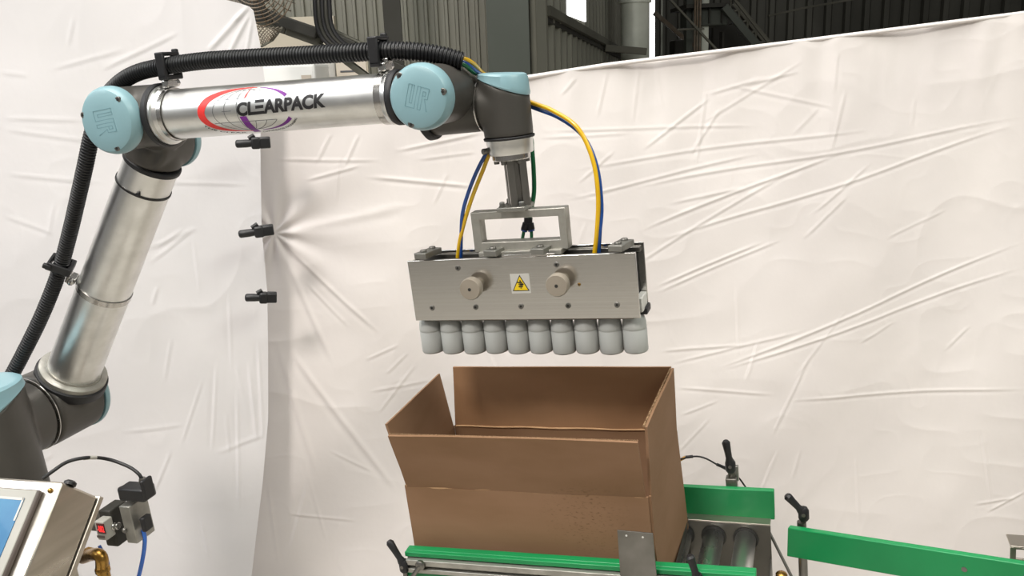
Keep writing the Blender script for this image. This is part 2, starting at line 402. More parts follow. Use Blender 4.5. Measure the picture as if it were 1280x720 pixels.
mb = MB(); bbox(mb, 843, 858, 17.5, .5, -GZ, .45, 50); tag(obj('machine_cabinet', mb, 'beamd', smooth=0, bevel=.03), 'dark machine cabinet low beside the platform posts', 'cabinet')
mb = MB(); bbox(mb, 890, 938, 17.2, .8, -GZ, .8, 45); tag(obj('machine_cabinet', mb, 'beamd', smooth=0, bevel=.03), 'dark bulky machine cabinet under the platform and staircase', 'cabinet')
mb = MB(); bbox(mb, 957, 959.5, 20, .12, -GZ, 5, 40); tag(obj('steel_post', mb, 'sheetd', smooth=0, bevel=.01), 'slim dark steel post right of the staircase', 'post')
thick_line('roof_girt', [(960, 20), (1010, 9), (1290, -40)], 20, 2.4, 'beam', 'thin girt rising to the right on the dark far wall', 'girt')
# left side: cream wall, white cabinet, notice, fan, cable tray
mb = MB(); bbox(mb, 250, 420, 7.1, .1, -GZ, bco(atd(350, 22, 7.1))[2], 60); struct('wall_left', mb, 'plaster', smooth=0)
wc = thing('white_cabinet', bpt(bco(atd(362, 90, 5.6))[0], 5.6, -GZ), 'bright white cabinet standing behind the curtain edge', 'cabinet')
ct = bco(atd(365, 80, 5.6))[2]
mb = MB(); bbox(mb, 300, 394, 5.6, .5, -GZ - .12, ct, 90); obj('body', mb, 'white', wc, smooth=0, bevel=.02)
mb = MB(); bbox(mb, 376, 388, 5.59, .012, ct - .17, ct - .07, 90); obj('door_label', mb, 'paper', wc, smooth=0)
mb = MB(); bbox(mb, 372, 374, 5.57, .03, ct - .4, ct - .2, 90); obj('handle', mb, 'dsteel', wc, smooth=0)
nb = thing('notice_board', bpt(bco(atd(438, 90, 6.2))[0], 6.2, -GZ), 'pale paper notice with lines of print behind the forearm', 'notice')
cn = bco(atd(438, 76, 6.2))[2]
mb = MB(); bbox(mb, 421, 458, 6.2, .02, cn - .35, cn, 85); obj('sheet', mb, 'paper', nb, smooth=0)
for k in range(5):
    mb = MB(); bbox(mb, 425, 452 - 4 * (k % 2), 6.195, .006, cn - .075 - .045 * k, cn - .064 - .045 * k, 85); obj('text_line', mb, 'grey', nb, smooth=0)
mb = MB(); bbox(mb, 420, 460, 6.215, .03, -GZ - .12, cn + .01, 85); obj('backing_post', mb, 'plaster', nb, smooth=0)
mb = MB(); bbox(mb, 404, 419, 6.3, .1, -GZ - .12, cn + .05, 85); tag(obj('grey_panel', mb, 'sticker', smooth=0, bevel=.01), 'dull pink-grey upright panel between white cabinet and notice', 'panel')
# sloping duct tray and its bent cable bundle
tr = thing('sloping_beam', atd(390, 40, 5.0), 'dark sloping steel beam running down to the right behind the black conduit', 'beam')
thick_line('top_channel', [(300, 2), (345, 24), (398, 42)], 5.0, 13, 'beamd', parent=tr)
thick_line('lower_channel', [(305, 17), (360, 38), (402, 53)], 5.05, 11, 'beam', parent=tr)
thick_line('top_channel', [(408, 42), (445, 58), (530, 100)], 5.0, 10, 'beamd', parent=tr)
thick_line('lower_channel', [(412, 36), (455, 56), (500, 72)], 5.1, 4, 'beam', parent=tr)
thick_line('lower_channel', [(395, 55), (430, 74), (470, 104)], 5.05, 7, 'beam', parent=tr)
for k, dx in enumerate((0, 4.5, 9, 13.5, 18)):
    P = [atd(393 + dx, -30, 4.9 + .02 * (k % 2)), atd(394 + dx, 10, 4.9), atd(396 + dx, 30, 4.9), atd(402 + dx * 1.1, 46, 4.9), atd(414 + dx * 1.2, 58, 4.9), atd(430 + dx * 1.2, 68 - dx * .1, 4.9)]
    mb = MB(); mb.tube(spline(P, .03), .0125, 8)
    tag(obj('hanging_cable', mb, 'beamd' if k % 2 else 'black'), ['leftmost', 'second from left', 'middle', 'second from right', 'rightmost'][k] + ' dark cable of the bundle bending over the sloping beam', 'cable', 'cable bundle over the beam')
# industrial fan, partly behind the curtain
fan = thing('wall_fan', atd(318, 10, 4.6), 'industrial fan in a wire guard peeking above the curtain corner', 'fan')
fc = atd(318, -18, 4.6); fr = 46 / FPX * 4.6
for k in range(9):
    rr = fr * (.3 + .7 * k / 8); bul = .05 * (1 - (k / 8) ** 2)
    pts = [fc + (BR * math.cos(w) + BU * math.sin(w)) * rr - HEAD * (bul) for w in np.linspace(0, 2 * math.pi, 49)]
    mb = MB(); mb.tube(pts, .0035, 6); obj('guard_ring', mb, 'rust', fan)
for k in range(28):
    w = 2 * math.pi * k / 28; u = BR * math.cos(w) + BU * math.sin(w)
    pts = [fc + u * (fr * q_) - HEAD * (.05 * (1 - q_ * q_)) for q_ in (.25, .5, .75, 1)] + [fc + u * fr + HEAD * .08]
    mb = MB(); mb.tube(pts, .0028, 5); obj('guard_wire', mb, 'rust', fan)
mb = MB(); mb.lathe(fc + HEAD * .18, -HEAD, [(0, .04), (.03, .07), (.12, .07), (.17, .03)], 24); obj('motor', mb, 'beamd', fan)
for k in range(3):
    w = 2.1 * k + .5; u = BR * math.cos(w) + BU * math.sin(w); v_ = BR * -math.sin(w) + BU * math.cos(w)
    mb = MB(); mb.sheet([fc + u * .06 - v_ * .02 + HEAD * .05, fc + u * fr * .9 - v_ * .05 + HEAD * .05, fc + u * fr * .88 + v_ * .06 + HEAD * .01, fc + u * .06 + v_ * .03 + HEAD * .03], .003, 6, 3)
    obj('blade', mb, 'beamd', fan)
# loose piece of diamond mesh hanging below it
nm_ = fan
ms = [(318, 34), (352, 36), (324, 57)]
def mp(u, v): 
    a = Vector((319, 33)); b = Vector((353, 34)); c_ = Vector((327, 58)); d_ = Vector((341, 50))
    p = (a * (1 - u) + b * u) * (1 - v) + (c_ * (1 - u) + d_ * u) * v
    return atd(p.x, p.y, 4.5 - .06 * math.sin(3 * u))
for s_ in (-1, 1):
    for k in range(-5, 9):
        pts = []
        for i in range(13):
            v = i / 12; u = (k / 6) + s_ * v * .8 + (.0 if s_ > 0 else .35)
            if 0 <= u <= 1: pts.append(mp(u, v))
        if len(pts) > 1: mb = MB(); mb.tube(pts, .0028, 5); obj('mesh_wire', mb, 'rust', nm_)
mb = MB(); mb.tube([mp(u, 1) for u in np.linspace(0, 1, 10)] + [mp(1, v) for v in np.linspace(1, 0, 8)], .006, 6); obj('edge_wire', mb, 'beam', nm_)

# ================================================================ curtains
def vnoise(x, y, seed):        # smooth value noise on a lattice, vectorised
    r = np.random.default_rng(seed); G = r.random((128, 128)) * 2 - 1
    xi = np.floor(x).astype(int); yi = np.floor(y).astype(int); fx = x - xi; fy = y - yi
    fx = fx * fx * (3 - 2 * fx); fy = fy * fy * (3 - 2 * fy); g = lambda i, j: G[i % 128, j % 128]
    return (g(xi, yi) * (1 - fx) + g(xi + 1, yi) * fx) * (1 - fy) + (g(xi, yi + 1) * (1 - fx) + g(xi + 1, yi + 1) * fx) * fy
def seg_ridge(U, V, a, b, amp, wd):
    d = np.array(b) - np.array(a); L = np.hypot(*d); t = d / L
    s_ = (U - a[0]) * t[0] + (V - a[1]) * t[1]; n_ = (U - a[0]) * -t[1] + (V - a[1]) * t[0]
    n_ = n_ + .004 * np.sin(s_ * 7 + a[0] * 9) * min(1, L)
    e = np.clip(np.minimum(s_, L - s_) / (.25 * L), 0, 1); e = e * e * (3 - 2 * e)
    return amp * e * (np.exp(-(n_ / wd) ** 2) - .55 * np.exp(-((n_ + 1.9 * wd) / (1.3 * wd)) ** 2))
def grid_obj(name, P, m):
    nv, nu = P.shape[:2]; me = bpy.data.meshes.new(name)
    off = Vector((float(P[..., 0].mean()), float(P[..., 1].mean()), float(P[..., 2].min())))
    idx = np.arange(nu * nv).reshape(nv, nu)
    F = np.stack([idx[:-1, :-1], idx[:-1, 1:], idx[1:, 1:], idx[1:, :-1]], -1).reshape(-1, 4)
    me.vertices.add(nu * nv); me.vertices.foreach_set('co', (P.reshape(-1, 3) - np.array(off)).ravel())
    me.loops.add(F.size); me.loops.foreach_set('vertex_index', F.ravel())
    me.polygons.add(len(F)); me.polygons.foreach_set('loop_start', np.arange(0, F.size, 4)); me.polygons.foreach_set('loop_total', np.full(len(F), 4))
    me.polygons.foreach_set('use_smooth', np.ones(len(F), bool)); me.update(calc_edges=True); me.validate()
    me.materials.append(MT[m]); o = bpy.data.objects.new(name, me); COL.objects.link(o); o.location = off; WL[o.name] = off
    return o
DB = 2.42
nB = HEAD.copy(); pB = bpt(0, DB, 0)
def plB(px, py): q = onpl(px, py, pB, nB) - EYE; return q.dot(BR), q.dot(BU)
topB = [plB(*p) for p in ((200, 150), (330, 126), (470, 108), (560, 102), (660, 97), (760, 81.5), (880, 67), (1002, 52), (1280, 17), (1500, -12))]
ta = np.array([p[0] for p in topB]); tcv = np.array([p[1] for p in topB])
a0, a1 = plB(120, 300)[0], plB(1560, 300)[0]
nu, nv = 900, 560
S, T = np.meshgrid(np.linspace(0, 1, nu), np.linspace(0, 1, nv))
U = a0 + S * (a1 - a0); topc = np.interp(U, ta, tcv) 
cb = (.012 - CZ - U * BR.z) / BU.z; V = cb + T * (topc - cb)
D = .010 * np.sin(U * 9 + 1.2 * np.sin(V * 3)) * (.4 + .6 * T) + .006 * vnoise(U * 3, V * 2.2, 3) + .0018 * vnoise(U * 11, V * 8, 4)
wx = U + .03 * vnoise(U * 6, V * 6, 21); wy = V + .03 * vnoise(U * 6, V * 6, 22)
D += .0016 * (.6 - np.abs(vnoise(wx * 4.5, wy * 6, 23))) ** 3 * 4 + .0006 * (.6 - np.abs(vnoise(wx * 11, wy * 13, 24))) ** 3 * 4
# faint upright ripples under the top hem
hem = np.clip(1 - (topc - V) / .45, 0, 1)
D += hem * .005 * (vnoise(U * 22, V * 2, 5))
cre = [((665,162),(960,158),3,5),((665,172),(800,165),2.5,4),((700,212),(1100,158),3.5,5),((760,240),(1290,145),4,6),((700,250),(960,190),4,6),
 ((790,292),(1060,185),5,7),((800,310),(1290,150),4.5,7),((770,345),(1000,205),3.5,5),((815,360),(960,300),5,6),((815,368),(985,295),4,5),
 ((820,440),(940,430),4,5),((880,468),(1290,298),5.5,7),((885,468),(1290,330),5,7),((830,458),(1010,410),3.5,5),((840,485),(970,492),4,6),
 ((970,498),(1290,484),5,6),((960,550),(1012,440),4,6),((985,480),(1060,380),2.5,4),((870,215),(885,105),4,5),((800,190),(895,118),4,5),((860,200),(905,130),3.5,5),
 ((870,160),(1010,70),2.5,4),((905,105),(1050,135),2.5,5),((880,120),(960,95),3,4),((925,108),(1000,88),3,4),((835,255),(930,235),3.5,5),((1010,270),(1090,200),3,5),
 ((1000,300),(1060,240),3,4),((920,350),(925,450),3,5),((950,420),(930,480),4,6),((1230,640),(1285,610),5,6),((1215,630),(1270,620),4,5),((1225,530),(1240,640),3.5,6),
 ((1070,560),(1075,660),2.5,6),((975,555),(940,640),3,5),((990,600),(1000,560),3,4),((850,520),(900,500),3,4),((845,570),(890,520),3,4),
 ((490,190),(610,165),5,7),((455,220),(600,235),6,8),((340,198),(480,200),3.5,5),((380,225),(455,205),4,5),((395,205),(415,165),4,5),((430,210),(450,165),4,5),((520,200),(600,190),3,5),
 ((540,260),(560,215),3,4),((420,260),(425,190),3,5),((345,290),(520,255),4,18),((350,300),(480,420),6,9),((350,305),(420,460),6,12),((380,350),(440,410),4,5),
 ((360,430),(500,620),7,14),((345,420),(400,600),5,14),((390,590),(360,700),4,10),((335,600),(350,710),4,8),((355,640),(450,650),3,5),((380,570),(410,680),3,6),((410,560),(470,590),3,7),
 ((480,470),(510,440),3,5),((455,450),(500,430),3,4),((470,520),(520,455),3,5),((700,120),(720,96),3,5),((745,150),(760,84),3.5,6),((790,160),(800,80),3.5,6),((830,140),(820,80),3,6),
 ((690,135),(680,98),3,5),((1040,120),(1045,60),2.5,6),((1140,160),(1145,120),2.5,5),((720,230),(770,185),3,4),((1100,300),(1190,260),2,5),((1070,430),(1120,400),2.5,5),((1180,440),(1215,405),3,6)]
px_m = DB / FPX
for (p, q, am, wd) in cre: D += seg_ridge(U, V, plB(*p), plB(*q), am * .00036, max(.0042, wd * px_m * .27))
r2 = random.Random(5)
for k in range(14):           # short stray wrinkles
    u_ = r2.uniform(a0, a1); v_ = r2.uniform(-1.3, .1); L_ = r2.uniform(.05, .22); an = r2.choice((r2.gauss(.5, .4), r2.gauss(1.5, .2), r2.gauss(.1, .2)))
    D += seg_ridge(U, V, (u_, v_), (u_ + L_ * math.cos(an), v_ + L_ * math.sin(an)), r2.uniform(.0005, .0016), r2.uniform(.0045, .006))
# gathered where the clips pull it
gx, gv = plB(342, 292); rr = np.hypot(U - gx, V - gv); th = np.arctan2(V - gv, U - gx)
D += .005 * np.exp(-rr / .22) * np.cos(9 * th) * np.clip(rr / .05, 0, 1)
P = np.array(EYE) + U[..., None] * np.array(BR) + V[..., None] * np.array(BU) + (DB - D)[..., None] * np.array(HEAD)
cB = grid_obj('curtain', P, 'cloth'); tag(cB, 'long creased white cloth backdrop behind the gripper and the carton', 'curtain')
hm = MB(); pts = [bpt(a, DB - .004, np.interp(a, ta, tcv) + .001) for a in np.linspace(a0, a1, 160)]
hm.tube(pts, .006, 10); obj('rolled_hem', hm, 'cloth', cB)
# left curtain
eA = atd(330, 300, 2.33); dirA = (RIGHT0 * math.cos(rad(14)) + HEAD * math.sin(rad(14))); nA = Vector((dirA.y, -dirA.x, 0)); 
def plA(px, py): q = onpl(px, py, eA, nA) - eA; return q.dot(dirA), q.dot(Z_)
redge = [plA(*p) for p in ((318, 20), (326, 60), (332, 107), (328, 190), (330, 300), (337, 380), (338, 450), (338, 540), (331, 620), (318, 720), (312, 760))]
rc = np.array([p[1] for p in redge])[::-1]; ra = np.array([p[0] for p in redge])[::-1]
tpe = [plA(*p) for p in ((-60, -70), (0, -58), (150, -35), (240, -10), (280, 0), (300, 5), (312, 9), (317, 14), (319, 20))]
ta2 = np.array([p[0] for p in tpe]); tc2 = np.array([p[1] for p in tpe])
nu, nv = 380, 420
S, T = np.meshgrid(np.linspace(0, 1, nu), np.linspace(0, 1, nv))
cb2 = .012 - eA.z; Vt = tc2[-1]; aL = plA(-220, 300)[0]
V = cb2 + T * (Vt - cb2); U = aL + S * (np.interp(V, rc, ra) - aL)
topv = np.interp(U, ta2, tc2); V = cb2 + T * (topv - cb2)
D = .012 * np.sin(U * 11 + .8 * np.sin(V * 2)) + .010 * vnoise(U * 2.6, V * 1.8, 13) + .002 * vnoise(U * 9, V * 7, 14)
wx = U + .03 * vnoise(U * 6, V * 6, 31); wy = V + .03 * vnoise(U * 6, V * 6, 32)
D += .0016 * (.6 - np.abs(vnoise(wx * 5, wy * 3.5, 33))) ** 3 * 4 + .0006 * (.6 - np.abs(vnoise(wx * 11, wy * 9, 34))) ** 3 * 4
near = np.clip(1 - (U.max() - U) / .45, 0, 1); D += near * .0028 * np.sin(U * 42 + V * 1.5) * (.4 + .6 * np.abs(V))
creA = [((0,147),(110,150),3,4),((0,160),(130,178),3,4),((0,216),(140,228),3,4),((140,228),(320,231),3,4),((0,268),(75,292),3,5),((60,88),(160,60),3,6),((120,90),(230,38),4,7),
 ((0,90),(40,95),2.5,5),((195,310),(230,285),3,4),((185,330),(240,288),3,5),((240,290),(250,370),3,5),((285,360),(290,470),3,6),((270,450),(265,570),4,7),((225,560),(255,470),3,6),
 ((150,540),(235,530),3,5),((290,30),(312,8),7,7),((255,70),(310,10),8,9),((280,80),(314,12),8,8),((305,85),(316,15),7,7),((60,300),(70,250),2,6),((295,480),(300,650),5,7),((310,450),(322,560),6,8),
 ((250,640),(262,700),4,7),((190,620),(215,560),3,6),((322,420),(330,560),6,7),((205,480),(215,420),3,6),((85,60),(92,20),3,4)]
for (p, q, am, wd) in creA: D += seg_ridge(U, V, plA(*p), plA(*q), am * .00036, max(.0042, wd * px_m * .27))
for k in range(10):
    u_ = r2.uniform(-1.0, 0); v_ = r2.uniform(-1.2, .5); L_ = r2.uniform(.05, .2); an = r2.choice((r2.gauss(.5, .5), r2.gauss(1.5, .2), r2.gauss(0, .15)))
    D += seg_ridge(U, V, (u_, v_), (u_ + L_ * math.cos(an), v_ + L_ * math.sin(an)), r2.uniform(.0005, .0014), r2.uniform(.0045, .006))
P = np.array(eA) + U[..., None] * np.array(dirA) + V[..., None] * np.array(Z_) + D[..., None] * np.array(nA)
cA = grid_obj('curtain', P, 'cloth2'); tag(cA, 'white cloth backdrop behind the robot arm, with a gathered top corner', 'curtain')
for k, (x0, y0, x1, y1, lab) in enumerate(((294, 180, 338, 178, 'black spring clip just under the forearm tube on the curtain seam'),
    (298, 293, 342, 287, 'middle black clip of the three on the curtain seam'), (306, 372, 346, 372, 'lowest black clip on the curtain seam'))):
    a, b = atd(x0, y0, 2.235), atd(x1, y1, 2.255); d = b - a; n_ = d.cross(Z_).normalized(); u = n_.cross(d).normalized() * -1
    cl = thing('spring_clip', a.lerp(b, .9), lab, 'clip', 'clips on the curtain seam')
    mb = MB(); mb.tube([a.lerp(b, t_) for t_ in (0, .02, .06, .3, .55)], lambda i: (.004, .0085, .0105, .0105, .009)[i], 12); obj('handle', mb, 'black', cl)
    mb = MB(); mb.bar(a.lerp(b, .45), a.lerp(b, .72), .026, .030); obj('hinge_block', mb, 'black', cl, bevel=.005)
    mb = MB(); mb.bar(a.lerp(b, .68) + n_ * .007, b + n_ * .006, .008, .026); obj('jaw', mb, 'black', cl, bevel=.003)
    mb = MB(); mb.bar(a.lerp(b, .68) - n_ * .007, b - n_ * .006, .008, .030); obj('jaw', mb, 'black', cl, bevel=.003)
    mb = MB(); mb.cyl(a.lerp(b, .4) + Z_ * .012, a.lerp(b, .58) + Z_ * .02, .006, n=10); obj('tail', mb, 'black', cl)
# ================================================================ robot arm
zE, zW = zabs(-.010), zabs(-.026)
XE, XW = -1.116, -.545
YF, YU, YW = 1.235, 1.325, 1.31
E_ = Vector((XE, YF, zE)); Wp = Vector((XW, YF, zW)); dF = (Wp - E_).normalized()
U0 = Vector((XE, YU, zE)); dU = Vector((-.607, 0, -.795)).normalized()
SH = Vector((-1.561, YU, zabs(-.584)))
BASE = Vector((-1.561, 1.13, 0))
rob = thing('robot_arm', BASE, 'articulated robot arm with silver tubes, dark joints and pale blue caps', 'robot arm')
def housing(parts, name='joint_housing'):
    mb = MB()
    for (a, b, r) in parts: mb.lathe(a, Vector(b) - Vector(a), [(0, r * .93), (.006, r), ((Vector(b) - Vector(a)).length - .006, r), ((Vector(b) - Vector(a)).length, r * .93)], 40)
    return obj(name, mb, 'joint', rob, remesh=.0032, smooth=0)
def disc_cap(p, d, r, th, rot, emblem=True):
    p = Vector(p); d = Vector(d).normalized()
    mb = MB(); mb.lathe(p, d, [(0, r * .99), (.003, r), (th * .45, r), (th * .72, r * .965), (th * .9, r * .9), (th, r * .78), (th + .0012, r * .4), (th + .0015, 0)], 64)
    c = obj('joint_cap', mb, 'blue', rob, smooth=30)
    a = (X - d * X.dot(d)).normalized(); b = d.cross(a); 
    if b.z < 0: b = -b
    for k in range(3):
        w = rot + k * 2.094; q = p + d * (th * .8) + (a * math.cos(w) + b * math.sin(w)) * r * .83
        mb = MB(); mb.lathe(q, d, [(0, .0052), (th * .16, .0052), (th * .16 + .0006, .0046)], 16); s_ = obj('screw_well', mb, 'dsteel', c)
        mb = MB(); mb.lathe(q + d * (th * .16), d, [(0, .0024), (.001, .0024)], 6); obj('hex_socket', mb, 'dark', c)
    if emblem:
        ca, sa = math.cos(rot - .9), math.sin(rot - .9); ang = -.35 if emblem == 1 else -1.5
        ca, sa = math.cos(ang), math.sin(ang)
        st_ = [[(-.42, .42), (-.42, -.42), (-.05, -.42), (-.05, .42)], [(-.28, .42), (-.28, -.26), (-.18, -.26), (-.18, .42), (-.42, .42)], [(.08, -.42), (.08, .42), (.42, .42), (.42, .02), (.3, .02), (.46, -.42)],
               [(.2, -.42), (.2, .28), (.31, .28), (.31, .12), (.2, .12)], [(-.05, .42), (.08, .42)], [(.08, -.42), (.2, -.42)]]
        for pl in st_:
            pts = [p + d * (th + .0009) + (a * (x * ca - y * sa) + b * (x * sa + y * ca)) * r * .8 for x, y in pl]
            mb = MB()
            for q0, q1 in zip(pts, pts[1:]): mb.bar(q0, q1, .0011, .0012, d)
            obj('emblem_line', mb, 'blue2', c, smooth=0)
    return c
def ringpart(name, p, d, prof, m, n=56): mb = MB(); mb.lathe(p, d, prof, n); return obj(name, mb, m, rob)
# elbow: forearm side in front, upper arm side behind
housing([((XE, 1.188, zE), (XE, 1.300, zE), .0535), (E_, E_ + dF * .062, .0515)])
disc_cap((XE, 1.190, zE), (0, -1, 0), .0565, .026, .75, 2)
ringpart('rubber_collar', E_ + dF * .056, dF, [(0, .052), (.002, .0538), (.010, .0538), (.012, .052)], 'rubber')
ringpart('tube_flange', E_ + dF * .067, dF, [(0, .050), (.006, .050), (.008, .0465), (.016, .0445)], 'alu')
lF = (Wp - E_).length
fa = ringpart('forearm_tube', E_ + dF * .07, dF, [(0, .0418), (lF - .145, .0382)], 'tube', 96)
UE = at(195, 177, YU)
housing([((XE, 1.262, zE), (XE - .01, 1.325, zE - .02), .052), ((UE.x, 1.285, UE.z), (UE.x, 1.375, UE.z), .053), (UE, U0 + dU * .108, .0525)])
disc_cap((UE.x, 1.373, UE.z), (0, 1, 0), .0545, .02, .3, False)
ringpart('rubber_collar', U0 + dU * .102, dU, [(0, .0515), (.002, .0535), (.008, .0535), (.010, .052)], 'rubber')
bot = Vector((-1.5095, YU, zabs(-.5159))); lU = (bot - U0).length
ringpart('upper_arm_tube', U0 + dU * .108, dU, [(0, .0495), (lU - .108, .0532)], 'tube', 96)
ringpart('tube_flange', U0 + dU * (lU - .012), dU, [(0, .0555), (.004, .0565), (.005, .066), (.007, .068), (.016, .068)], 'cast')
ringpart('rubber_collar', U0 + dU * (lU + .004), dU, [(0, .068), (.002, .0725), (.022, .0725), (.025, .070)], 'rubber')
# shoulder
housing([((SH.x, 1.252, SH.z), (SH.x, 1.372, SH.z), .081), (SH - dU * .054, SH, .0705)])
disc_cap((SH.x, 1.370, SH.z), (0, 1, 0), .0825, .02, .3, False)
ringpart('seam_ring', (SH.x, 1.244, SH.z), (0, 1, 0), [(0, .0785), (.0005, .0802), (.0025, .0802), (.003, .0785)], 'steelb')
def slant(x, y, r, z0, ztop, n=48):     # upright cylinder with a slanting top, for a housing that carries a wedge-shaped lid
    mb = MB(); U_ = [Vector((math.cos(2 * math.pi * k / n), math.sin(2 * math.pi * k / n), 0)) for k in range(n)]
    vs = [Vector((x, y, z0)) + u * r for u in U_] + [Vector((x + u.x * r, y + u.y * r, ztop(u))) for u in U_]
    mb.add(vs, [(k, (k + 1) % n, n + (k + 1) % n, n + k) for k in range(n)] + [tuple(range(n - 1, -1, -1)), tuple(range(n, 2 * n))]); return mb
def wedge_cap(x, y, r, zrim, ztop, n=64):
    mb = MB(); vs = []; prof = [(0, 1.0), (.10, 1.025), (.25, 1.01), (.80, .99), (.95, .93), (1.0, .84)]
    for (t_, q) in prof:
        for k in range(n):
            u = Vector((math.cos(2 * math.pi * k / n), math.sin(2 * math.pi * k / n), 0)); a_, b_ = zrim(u), ztop(u)
            vs.append(Vector((x + u.x * r * q, y + u.y * r * q, a_ + (b_ - a_) * t_)))
    fs = [(i * n + k, i * n + (k + 1) % n, (i + 1) * n + (k + 1) % n, (i + 1) * n + k) for i in range(len(prof) - 1) for k in range(n)]
    fs += [tuple(range(n - 1, -1, -1)), tuple((len(prof) - 1) * n + k for k in range(n))]; mb.add(vs, fs)
    return obj('joint_cap', mb, 'blue', rob, smooth=30)
def housing2(mb, parts):
    for (a, b, r) in parts: mb.lathe(a, Vector(b) - Vector(a), [(0, r), ((Vector(b) - Vector(a)).length, r)], 40)
    return obj('joint_housing', mb, 'joint', rob, remesh=.0032, smooth=0)
sd = Vector((.66, .75, 0)); rS = .0745
zr1 = zabs(-.492); zr0 = zabs(-.535); zt1 = zabs(-.470); rT = .081; xT = SH.x + .022
rimS = lambda u: zr0 + (zr1 - zr0) * u.dot(sd); topS = lambda u: max(zt1 - .004 * u.dot(sd), rimS(u) + .005)
housing2(slant(xT, 1.13, rT, SH.z - .155, lambda u: rimS(u) + .001), [((SH.x + .004, 1.13, SH.z - .155), (SH.x + .004, 1.13, SH.z + .0), rS), ((SH.x, 1.13, SH.z), (SH.x, 1.242, SH.z), .078)])
wedge_cap(xT, 1.13, rT, rimS, topS)
ringpart('seam_ring', (SH.x, 1.13, SH.z - .165), Z_, [(0, .0735), (.002, .075), (.008, .075), (.010, .0735)], 'rubber')
ringpart('base_housing', (SH.x, 1.13, SH.z - .27), Z_, [(0, .08), (.012, .08), (.02, .077), (.105, .0745)], 'alu')
# wrist
housing([((XW, 1.192, zW), (XW, 1.290, zW), .0455), (Wp - dF * .060, Wp, .0408)])
disc_cap((XW, 1.192, zW), (0, -1, 0), .0488, .026, 2.2, 1)
ringpart('rubber_collar', Wp - dF * .067, dF, [(0, .0415), (.002, .0425), (.008, .0425), (.010, .041)], 'rubber')
ringpart('tube_flange', Wp - dF * .078, dF, [(0, .0388), (.003, .0410), (.010, .0418), (.011, .0400)], 'alu')
Xw3 = -.4625; zw2 = zabs(-.054)
housing([((XW - .045, YW, zw2), (Xw3 - .038, YW, zw2), .0392), ((XW, 1.28, zW), (XW, 1.33, zW - .012), .043)])
ringpart('rear_lid', (XW - .043, YW, zw2 - .004), (-1, 0, -.1), [(0, .040), (.003, .041), (.012, .041), (.016, .036)], 'rubber')
ringpart('seam_ring', (Xw3 - .041, YW, zw2), X, [(0, .0388), (.001, .0402), (.003, .0402), (.004, .0388)], 'steelb')
zl_, zr3 = at(600, 96, YW).z, at(664, 118, YW).z; tl_, tr_ = at(602, 91.5, YW).z, at(656, 90.5, YW).z
rimW = lambda u: (zl_ + zr3) / 2 + (zr3 - zl_) / 2 * u.x; topW = lambda u: (tl_ + tr_) / 2 + (tr_ - tl_) / 2 * u.x
housing2(slant(Xw3, YW, .0395, zabs(-.104), lambda u: rimW(u) + .001), [((Xw3 - .038, YW, zw2), (Xw3, YW, zw2), .0388)])
wedge_cap(Xw3 + .0005, YW, .0398, rimW, topW)
ringpart('seam_ring', (Xw3, YW, zabs(-.1075)), Z_, [(0, .0405), (.003, .0412), (.004, .0405)], 'rubber')
ringpart('tool_flange', (Xw3, YW, zabs(-.131)), Z_, [(0, .0355), (.002, .0365), (.014, .037), (.024, .0385)], 'alu')
mb = MB(); mb.lathe((Xw3 - .032, YW - .016, zabs(-.123)), (-.6, -.8, 0), [(0, .005), (.010, .005), (.011, .004)], 16); obj('tool_connector', mb, 'dsteel', rob)
# pedestal (below the picture)
mb = MB(); mb.cyl((BASE.x, 1.13, .02), (BASE.x, 1.13, SH.z - .27), .08); obj('pedestal', mb, 'joint', rob, bevel=.004)
mb = MB(); mb.bb((BASE.x - .22, .91, 0), (BASE.x + .22, 1.35, .02)); obj('base_plate', mb, 'dsteel', rob, bevel=.003)
# printed logo on the forearm
def wrap_print(name, mesh2d, m, levels=None):   # mesh2d: bmesh in (s, t) metres: s along the tube from its left end, t up around it
    bm = mesh2d
    for tv in np.arange(-.04, .045, .0035):
        bmesh.ops.bisect_plane(bm, geom=bm.verts[:] + bm.edges[:] + bm.faces[:], plane_co=(0, float(tv), 0), plane_no=(0, 1, 0))
    up = (Z_ - dF * dF.z).normalized(); fr_ = dF.cross(up) * 1.0
    if fr_.y > 0: fr_ = -fr_
    for v in bm.verts:
        s_, t_ = v.co.x, v.co.y; r = .0418 + (.0382 - .0418) * s_ / (lF - .145) + .00025; w = t_ / r
        v.co = E_ + dF * (.07 + s_) + (fr_ * math.cos(w) + up * math.sin(w)) * r
    me = bpy.data.meshes.new(name); bm.to_mesh(me); bm.free(); me.materials.append(MT[m])
    o = bpy.data.objects.new(name, me); COL.objects.link(o); o.parent = fa; return o
def bm_poly(polys):
    bm = bmesh.new()
    for p in polys: bm.faces.new([bm.verts.new((x, y, 0)) for x, y in p])
    return bm
def strip(pts, wd):      # polyline of given width(s) to quads
    pts = [Vector((x, y)) for x, y in pts]; out = []; L = []
    for i, p in enumerate(pts):
        t_ = (pts[min(i + 1, len(pts) - 1)] - pts[max(i - 1, 0)]).normalized(); n_ = Vector((-t_.y, t_.x)); w_ = wd(i / (len(pts) - 1)) if callable(wd) else wd
        L.append((p + n_ * w_ / 2, p - n_ * w_ / 2))
    for a, b in zip(L, L[1:]): out.append([tuple(a[0]), tuple(a[1]), tuple(b[1]), tuple(b[0])])
    return out
